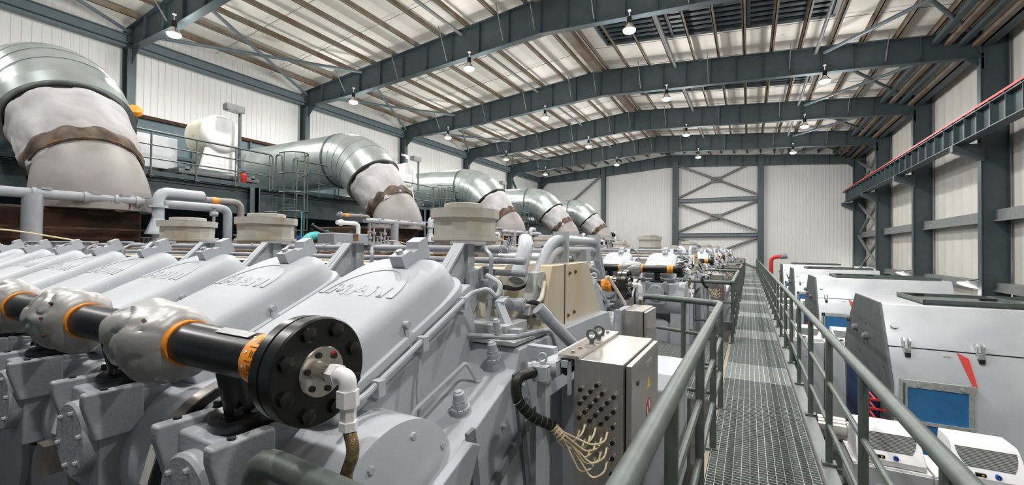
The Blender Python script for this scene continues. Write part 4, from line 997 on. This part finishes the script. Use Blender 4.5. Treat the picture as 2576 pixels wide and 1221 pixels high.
# handrails around the engine ends
def guard(yo, y_near, y_far, label, near=True):
    t = thing('guard_railing', (-.29, yo+y_near, 0), label, 'railing', 'handrails around the engine ends')
    x = -.29; H = 1.18
    b = MB(); pts = [(-1.28, yo+y_near+.03, .02), (-1.28, yo+y_near+.03, H), (x, yo+y_near, H), (x, yo+y_far, H), (-1.28, yo+y_far+.38, H), (-1.28, yo+y_far+.38, .02)]
    b.tube(pts, .038, 14, br=.11, seg=6); obj('top_rail', b, 'galv', t)
    for z in (.79, .40):
        b = MB(); b.tube([(-1.28, yo+y_near+.03, z), (x, yo+y_near, z), (x, yo+y_far, z), (-1.28, yo+y_far+.38, z)], .021, 10, br=.08); obj('mid_rail', b, 'galv', t)
    n = max(1, round((y_far-y_near)/1.25))
    for k in range(n+1):
        y = yo+y_near+(y_far-y_near)*k/n+(.06 if k == 0 else -.06 if k == n else 0); b = MB(); b.cyl((x, y, -.02), (x, y, H), .029, 12); b.box(x-.06, x+.05, y-.05, y+.05, -.02, 0); obj('post', b, 'galv', t)
    for xx, yy in ((-.72, yo+y_far+.16),):
        b = MB(); b.cyl((xx, yy, -.02), (xx, yy, H), .029, 12); obj('post', b, 'galv', t)
    return t
guard(0, .74, 5.62, 'handrail loop around the end of the engine beside the camera')
for k in range(1, 5):
    guard(PITCH*k, 9.48-PITCH, min(15.2-PITCH, 46.3-PITCH*k), 'handrail loop around the end of engine %d' % (k+1))
# side platforms between engines
sp = 0
for k in range(5):
    ya = 5.75+PITCH*k; 
    for j in range(4):
        for q in range(2):
            xa = -.36-.8*(q+1); y0 = ya+.95*j+(.30 if q else 0)
            if y0+.95 > 46.5: continue
            sp += 1
            grating(xa, xa+.79, y0+.01, y0+.94, 'side platform grating beyond engine %d, %s column, piece %d' % (k+1, ('walkway', 'engine')[q], j+1), g='side platform gratings')
    b = MB(); b.cyl((-1.95, ya+.3, .02), (-.4, ya-.0+.25, .02), .02, 8); b.cyl((-1.95, ya+2.0, .02), (-.4, ya+1.7, .02), .02, 8); tag(obj('cover_strip', b, 'galv'), 'dark tube strips laid across the side platform beyond engine %d' % (k+1), 'strip', 'platform strips')
# near platform under the camera side
for j in range(2):
    grating(-1.16, -.37, -1.2+.95*j, -.26+.95*j, 'side platform grating before the first engine, piece %d' % (j+1), g='side platform gratings')
# dark support framework seen low behind the charge air pipe
t = thing('stair_frame', (-3, -.8, FLOOR), 'dark steel framework and stair low in front of the charge air pipe', 'framework')
for k in range(7): b = MB(); b.beam((-2.2-.75*k, -.4, -1.6), (-2.9-.75*k, -.4, .45), .07, .05, up=(0,1,0)); obj('brace', b, 'steel_slate', t)
for y_, z_ in ((-.4,.2),(-.2,-.6)): b = MB(); b.beam((-8, y_, z_), (-1.5, y_, z_), .06, .08); obj('rail', b, 'steel_slate', t)
for k in range(5): b = MB(); b.box(-2.4-1.2*k, -2.3-1.2*k, -.45, -.35, FLOOR, .5); obj('upright', b, 'steel_slate', t)
# lower platform floors / turquoise pipework behind engine 1
def bigpipe(pts, r, m, label, name='large_pipe', cat='pipe', br=None):
    b = MB(); b.tube(pts, r, 18, br=br or r*2.5); 
    for p, q in ((pts[0], pts[1]), (pts[-1], pts[-2])):
        p = Vector(p); d = (Vector(q)-p).normalized(); b.lathe(p, d, [(0, r*1.35), (.05, r*1.35)], 18)
    o = obj(name, b, m); return tag(o, label, cat)
for k in range(4):
    yo = PITCH*k; w = 'between engines %d and %d' % (k+1, k+2)
    bigpipe([(-11.6, 8.35+yo, FLOOR), (-11.6, 8.35+yo, 2.12), (-11.5, 9.04+yo, 2.13)], .14, 'turquoise', 'thick turquoise pipe bend '+w)
    bigpipe([(-12.55, 8.9+yo, 1.2), (-12.55, 8.9+yo, 2.9)], .02, 'turquoise', 'thin turquoise riser '+w, name='thin_pipe')
    bigpipe([(-11.0, 8.1+yo, 2.42), (-10.8, 8.4+yo, 2.2), (-10.5, 8.9+yo, 2.15), (-10.3, 9.6+yo, 2.4)], .06, 'black_rubber', 'thick black hose sagging '+w, name='black_hose', cat='hose')
    t = thing('barrel', (-14.3, 9.9+yo, FLOOR), 'blue round tank under the mezzanine '+w, 'tank')
    b = MB(); b.lathe((-14.3, 9.9+yo, FLOOR), (0,0,1), [(0,.45),(5.7,.45),(5.8,.42)], 24); obj('shell', b, 'barrel_blue', t)
    b = MB(); b.cyl((-14.3, 9.9+yo, FLOOR+5.8), (-14.3, 9.9+yo, FLOOR+5.9), .2, 16); b.ring((-14.3, 9.9+yo, FLOOR+5.6), (-14.3, 9.9+yo, FLOOR+5.65), .44, .47, 24); obj('lid', b, 'deep_blue', t)
# ================================================================== GENERATORS
def generator(yo, n):
    yc = 9.97+yo; xa, xb = 1.85, 5.1
    t = thing('generator', (3.4, yc, FLOOR), 'white generator housing across the walkway, %s of four from the camera' % ('first','second','third','fourth')[n], 'generator', 'white generator housings')
    pr = [(-.88,.975),(.88,.975),(1.56,-.13),(1.56,-2.9),(-1.56,-2.9),(-1.56,-.13)]
    b = MB(); b.prism(pr, lambda u, v: (xa+.03, yc+u, v), lambda u, v: (xb, yc+u, v)); body = obj('housing', b, 'gen_white', t, bevel=.02)
    pr2 = [(-.89,.985),(.89,.985),(1.75,.2),(1.95,-.1),(1.95,-.5),(1.63,-2.9),(-1.63,-2.9),(-1.6,-.5),(-1.575,-.13)]
    b = MB(); b.prism(pr2, lambda u, v: (xa, yc+u, v), lambda u, v: (xa+.03, yc+u, v)); ep = obj('end_plate', b, 'gen_gray', t)
    rnd = random.Random(9); b = MB()
    for k in range(16):
        y = yc+rnd.uniform(-1.2,1.2); z = rnd.uniform(-.6,.6)
        b.cyl((xa-.006, y, z), (xa, y, z), .014, 8)
    obj('hole', b, 'dark', ep)
    b = MB()
    for y, z in ((yc+1.45,.42),(yc+.75,.33),(yc-.1,.3)): b.lathe((xa, y, z), (-1,0,0), [(0,.07),(.06,.06),(.08,.03)], 10)
    obj('lifting_boss', b, 'engine_dark', ep)
    fac = lambda x, t_: Vector((x, yc-.88-(.68)*t_-.004, .975-1.105*t_))   # sloped near face, t 0 top..1 bottom
    b = MB(); p, q = fac(xa+.03, .56), fac(xb, .56); b.beam(p, q, .012, .012); obj('seam', b, 'dark', t)
    for xx in (2.10, 2.90, 4.2):
        b = MB(); nn = Vector((0,-.85,.52))
        for dx in (-.035, .035): b.prism([(0,0),(.06,0),(.10,-.04),(.10,-.17),(0,-.13)], lambda u, v: fac(xx+dx-.008, .5)+Vector((0,-u, v+.08)), lambda u, v: fac(xx+dx+.008, .5)+Vector((0,-u, v+.08)))
        b.box(xx-.035, xx+.035, fac(0,.58).y-.07, fac(0,.58).y, .29, .36); la = obj('latch', b, 'galv_light', t)
        b = MB(); b.box(xx-.03, xx+.03, fac(0,.6).y-.075, fac(0,.6).y-.0, .23, .29); obj('latch_mouth', b, 'dark', la)
    b = MB(); b.add([fac(2.66,.57)+Vector((0,-.01,0)), fac(2.77,.63)+Vector((0,-.012,0)), fac(2.79,.95)+Vector((0,-.012,0)), fac(2.75,.95)+Vector((0,-.012,0)),
                     fac(2.66,.57)+Vector((0,.01,0)), fac(2.77,.63)+Vector((0,.01,0)), fac(2.79,.95)+Vector((0,.01,0)), fac(2.75,.95)+Vector((0,.01,0))], [(0,1,2,3),(7,6,5,4),(0,4,5,1),(1,5,6,2),(2,6,7,3),(3,7,4,0)])
    rt = obj('red_marker', b, 'red_paint', t)
    b = MB(); b.beam(fac(2.5,.63)+Vector((0,-.006,0)), fac(2.58,.63)+Vector((0,-.006,0)), .004, .03, up=(0,-.5,.85)); obj('name_plate', b, 'label_white', t)
    b = MB(); b.cyl(fac(xa+.15,.3), fac(xa+.15,.3)+Vector((0,-.03,.02)), .05, 12); b.cyl((4.05,yc-1.57,-.2),(4.05,yc-1.6,-.2),.02,8); obj('eye_bolt', b, 'galv_light', t)
    # blue filter
    yf = yc-1.585; fx = -.03
    b = MB(); b.box(1.95, 2.76, yf-.03, yf+.03, -.16, -.06); b.box(1.95, 2.03, yf-.03, yf+.03, -2.2, -.06); b.box(2.68, 2.74, yf-.03, yf+.03, -2.2, -.06)
    z = -.68
    while z > -2.1: b.box(2.0, 2.75, yf-.035, yf+.03, z, z+.045); z -= .55
    for xx in (2.15,2.4,2.62): b.cyl((xx,yf-.03,-.11),(xx,yf-.05,-.11),.025,10)
    fr = obj('filter_frame', b, 'galv_light', t)
    b = MB(); b.box(2.02, 2.69, yf-.012, yf+.012, -2.1, -.155); obj('filter_mat', b, 'blue_filter', fr)
    b = MB(); b.box(1.98, 2.0, yf-.05, yf+.0, -2.2, -.1); obj('hinge', b, 'galv', fr)
    # roof hatch
    b = MB()
    hx0, hx1, hy0, hy1 = 2.42, 4.9, yc-.80, yc+.62; hz = .975
    for bx in ((hx0,hx1,hy0,hy0+.03),(hx0,hx1,hy1-.03,hy1),(hx0,hx0+.03,hy0,hy1),(hx1-.03,hx1,hy0,hy1),(3.6,3.63,hy0,hy1)): b.box(bx[0],bx[1],bx[2],bx[3],hz,hz+.085)
    b.box(hx0, hx1, hy0, hy1, hz+.0, hz+.03); h_ = obj('roof_hatch', b, 'galv', t)
    b = MB(); b.box(3.3,3.5,yc-.1,yc-.04,hz+.05,hz+.09); b.box(2.6,2.75,yc+.4,yc+.45,hz+.05,hz+.09); obj('hatch_handle', b, 'dark', h_)
    # end bearing bay, blue, with red valve handles
    b = MB(); b.box(1.73, 1.84, yc-.95, yc+.95, -2.9, -.35); obj('bearing_shield', b, 'deep_blue', t)
    for k in range(3):
        z = -.42-.14*k; b = MB(); b.cyl((1.45+.22,yc-.95,z),(1.45+.22,yc-1.60,z),.016,8); b.beam((1.55,yc-1.58,z),(1.79,yc-1.58,z),.02,.03); b.beam((1.59,yc-1.58,z),(1.57,yc-1.59,z-.1),.03,.03); obj('red_lever', b, 'red_paint', t)
    return t
G0 = generator(0, 0)
for k in range(1, 4):
    dup(G0, 0, PITCH*k, label='white generator housing across the walkway, %s of four from the camera' % ('first','second','third','fourth')[k])
t = thing('red_pipe', (1.35, 35.6, FLOOR), 'red pipe elbow standing before the last generator housing', 'pipe')
b = MB(); b.tube([(1.35,35.6,FLOOR),(1.35,35.6,1.35),(1.95,35.6,1.45)], .13, 16, br=.35); obj('bend', b, 'red_paint', t)
b = MB(); b.cyl((1.9,35.6,1.44),(2.3,35.6,1.5),.2,16); obj('valve_end', b, 'engine_dark', t)
# cooled switch cabinets between the walkway and generators
def switchcab(x0, x1, yo, label):
    yf = 6.38+yo; t = thing('switch_cabinet', ((x0+x1)/2, yf+.3, FLOOR), label, 'cabinet', 'grey switch cabinets with rooftop coolers')
    b = MB(); b.box(x0, x1, yf, yf+.62, FLOOR, -.63); obj('body', b, 'white_paint', t, bevel=.006)
    b = MB(); b.box(x0+.005, x1-.005, yf-.02, yf, FLOOR+.1, -.65); d = obj('door', b, 'gen_white', t, bevel=.004)
    b = MB(); b.box((x0+x1)/2-.14, (x0+x1)/2+.06, yf-.023, yf-.019, -.87, -.83); obj('name_plate', b, 'label_white', d)
    b = MB()
    for q in range(2): b.cyl(((x0+x1)/2-.05+.1*q, yf-.035, -1.05), ((x0+x1)/2-.05+.1*q, yf-.018, -1.05), .016, 10)
    obj('push_button', b, 'barrel_blue', d); return t
def cooler(x0, x1, yo, label):
    yf = 6.40+yo; z0 = -.625; w = x1-x0
    t = thing('cooling_unit', ((x0+x1)/2, yf+.25, z0), label, 'cooling unit', 'white rooftop cooling units')
    b = MB(); vs = [(x0,yf,z0),(x1,yf,z0),(x1,yf+.56,z0),(x0,yf+.56,z0),
                    (x0,yf,z0+.06),(x1,yf,z0+.06),
                    (x0+.02,yf+.20,z0+.33),(x1-.02,yf+.20,z0+.33),(x1-.02,yf+.25,z0+.355),(x0+.02,yf+.25,z0+.355),(x1-.02,yf+.56,z0+.36),(x0+.02,yf+.56,z0+.36)]
    b.add(vs, [(3,2,1,0),(0,1,5,4),(4,5,7,6),(6,7,8,9),(9,8,10,11),(11,10,2,3),(0,4,6,9,11,3),(1,2,10,8,7,5)]); s_ = obj('housing', b, 'white_paint', t, bevel=.01)
    b = MB()
    for k in range(13):
        f = k/12; z = z0+.305-.155*f; yy = yf+.20*(z-z0-.06)/.27; cur = .5*(w-.10)*(1-.22*f*f)
        b.box((x0+x1)/2-cur, (x0+x1)/2+cur, yy-.007, yy+.004, z-.0035, z+.0035)
    obj('louvre', b, 'brace_gray', s_)
    b = MB(); b.box(x0+w*.28, x0+w*.42, yf+.006, yf+.04, z0+.075, z0+.105); obj('display', b, 'black_paint', s_)
    b = MB(); b.box(x0+w*.36, x0+w*.39, yf+.0, yf+.012, z0+.084, z0+.096); obj('indicator', b, 'yellow', s_)
    b = MB(); b.ring((x0+w*.58, yf+.004, z0+.095), (x0+w*.58, yf+.045, z0+.095), .013, .024, 20); obj('emblem', b, 'barrel_blue', s_)
    return t
for q in range(4):
    yo = PITCH*q; g = 'before generator %d' % (q+1)
    switchcab(1.06, 1.76, yo, 'grey switch cabinet nearer the walkway, standing '+g); cooler(1.10, 1.72, yo, 'white cooling unit on the cabinet nearer the walkway, '+g)
    switchcab(1.78, 2.72, yo, 'wide grey switch cabinet away from the walkway, standing '+g); cooler(1.94, 2.52, yo, 'white cooling unit on the cabinet away from the walkway, '+g)
# coupling guard, pump and pipes between walkway and cabinets
for q in range(4):
    yo = PITCH*q; g = 'beside the walkway before generator %d' % (q+1)
    t = thing('motor_pump', (1.15, 8.3+yo, FLOOR), 'ribbed silver motor and pump '+g, 'pump')
    b = MB(); b.lathe((.85, 7.7+yo, -.72), (1,0,0), [(0,.1),(.02,.16),(.34,.16),(.36,.12),(.5,.12),(.52,.16),(.66,.17),(.7,.1)], 24); obj('motor', b, 'stainless_bright', t)
    b = MB(); b.box(.9,1.5,7.5+yo,7.9+yo,-1.2,-.88); b.box(.95,1.4,7.45+yo,7.95+yo,FLOOR,-1.2); obj('pump_base', b, 'engine_dark', t)
    t = thing('control_valve', (.98, 6.1+yo, FLOOR), 'green grey pipe with valve flanges '+g, 'pipe')
    b = MB(); b.tube([(.98, 7.3+yo, -1.25), (.99, 6.6+yo, -1.35), (.97, 5.7+yo, -1.5), (.97, 5.3+yo, -1.9), (.97, 5.3+yo, FLOOR)], .055, 14, br=.15)
    for yy, zz in ((7.0,-1.3),(6.5,-1.36),(5.9,-1.46)): b.lathe((.985, yy+yo, zz), (0,1,.1), [(0,.10),(.04,.10)], 16)
    obj('pipe_run', b, 'green_gray', t)
    b = MB(); b.cyl((.985,6.75+yo,-1.33),(.985,6.75+yo,-1.05),.03,10); b.cyl((.985,6.75+yo,-1.05),(.985,6.75+yo,-1.03),.12,18); b.box(.9,1.08,5.55+yo,5.75+yo,-1.45,-1.3); obj('hand_wheel', b, 'galv', t)
    b = MB(); b.box(.66, .84, 3.0+yo, 9.6+yo, -1.95, -1.75); b.box(.66,.84,3.2+yo,3.4+yo,FLOOR,-1.95); b.box(.66,.84,9.0+yo,9.2+yo,FLOOR,-1.95); tag(obj('concrete_plinth', b, 'concrete'), 'beige concrete ledge low '+g, 'ledge')
    b = MB(); b.tube([(.70, 5.0+yo, -1.0), (1.0, 5.0+yo, -1.05), (1.06, 5.0+yo, -1.3)], .012, 8); b.box(1.05,1.10,4.8+yo,6.30+yo,FLOOR,-.95); tag(obj('side_panel', b, 'galv'), 'narrow grey side panel '+g, 'panel')
# ================================================================== REPEAT THE ENGINE ENDS
for k in range(1, 5):
    dup(ENG, 0, PITCH*k, label=lab[k-1])
    dup(CABA, 0, PITCH*k, label='stainless cabinet with plug sockets at the end of engine %d' % (k+1))
    dup(LOOMA, 0, PITCH*k, label='cable loom plugged into the cabinet at the end of engine %d' % (k+1))
    dup(FRA, 0, PITCH*k, label='grey square tube frame holding the cabinet at the end of engine %d' % (k+1))
    dup(CABB, 0, PITCH*k, label='plain stainless cabinet beyond the tan end cover of engine %d' % (k+1))
    dup(JB, 0, PITCH*k, label='small white junction box at the end of engine %d' % (k+1))
    dup(HOOD, 0, PITCH*k, label='light grey sheet hood at the end of engine %d' % (k+1))

# ================================================================== number words in the labels
_ONES = 'zero one two three four five six seven eight nine ten eleven twelve thirteen fourteen fifteen sixteen seventeen eighteen nineteen'.split()
import re as _re
def _nw(m):
    n = int(m.group(0))
    return _ONES[n] if n < 20 else ('twenty', 'thirty', 'forty', 'fifty')[n//10-2]+('-'+_ONES[n % 10] if n % 10 else '')
for o in bpy.data.objects:
    if o.get('label'): o['label'] = _re.sub(r'\d+', _nw, o['label'])
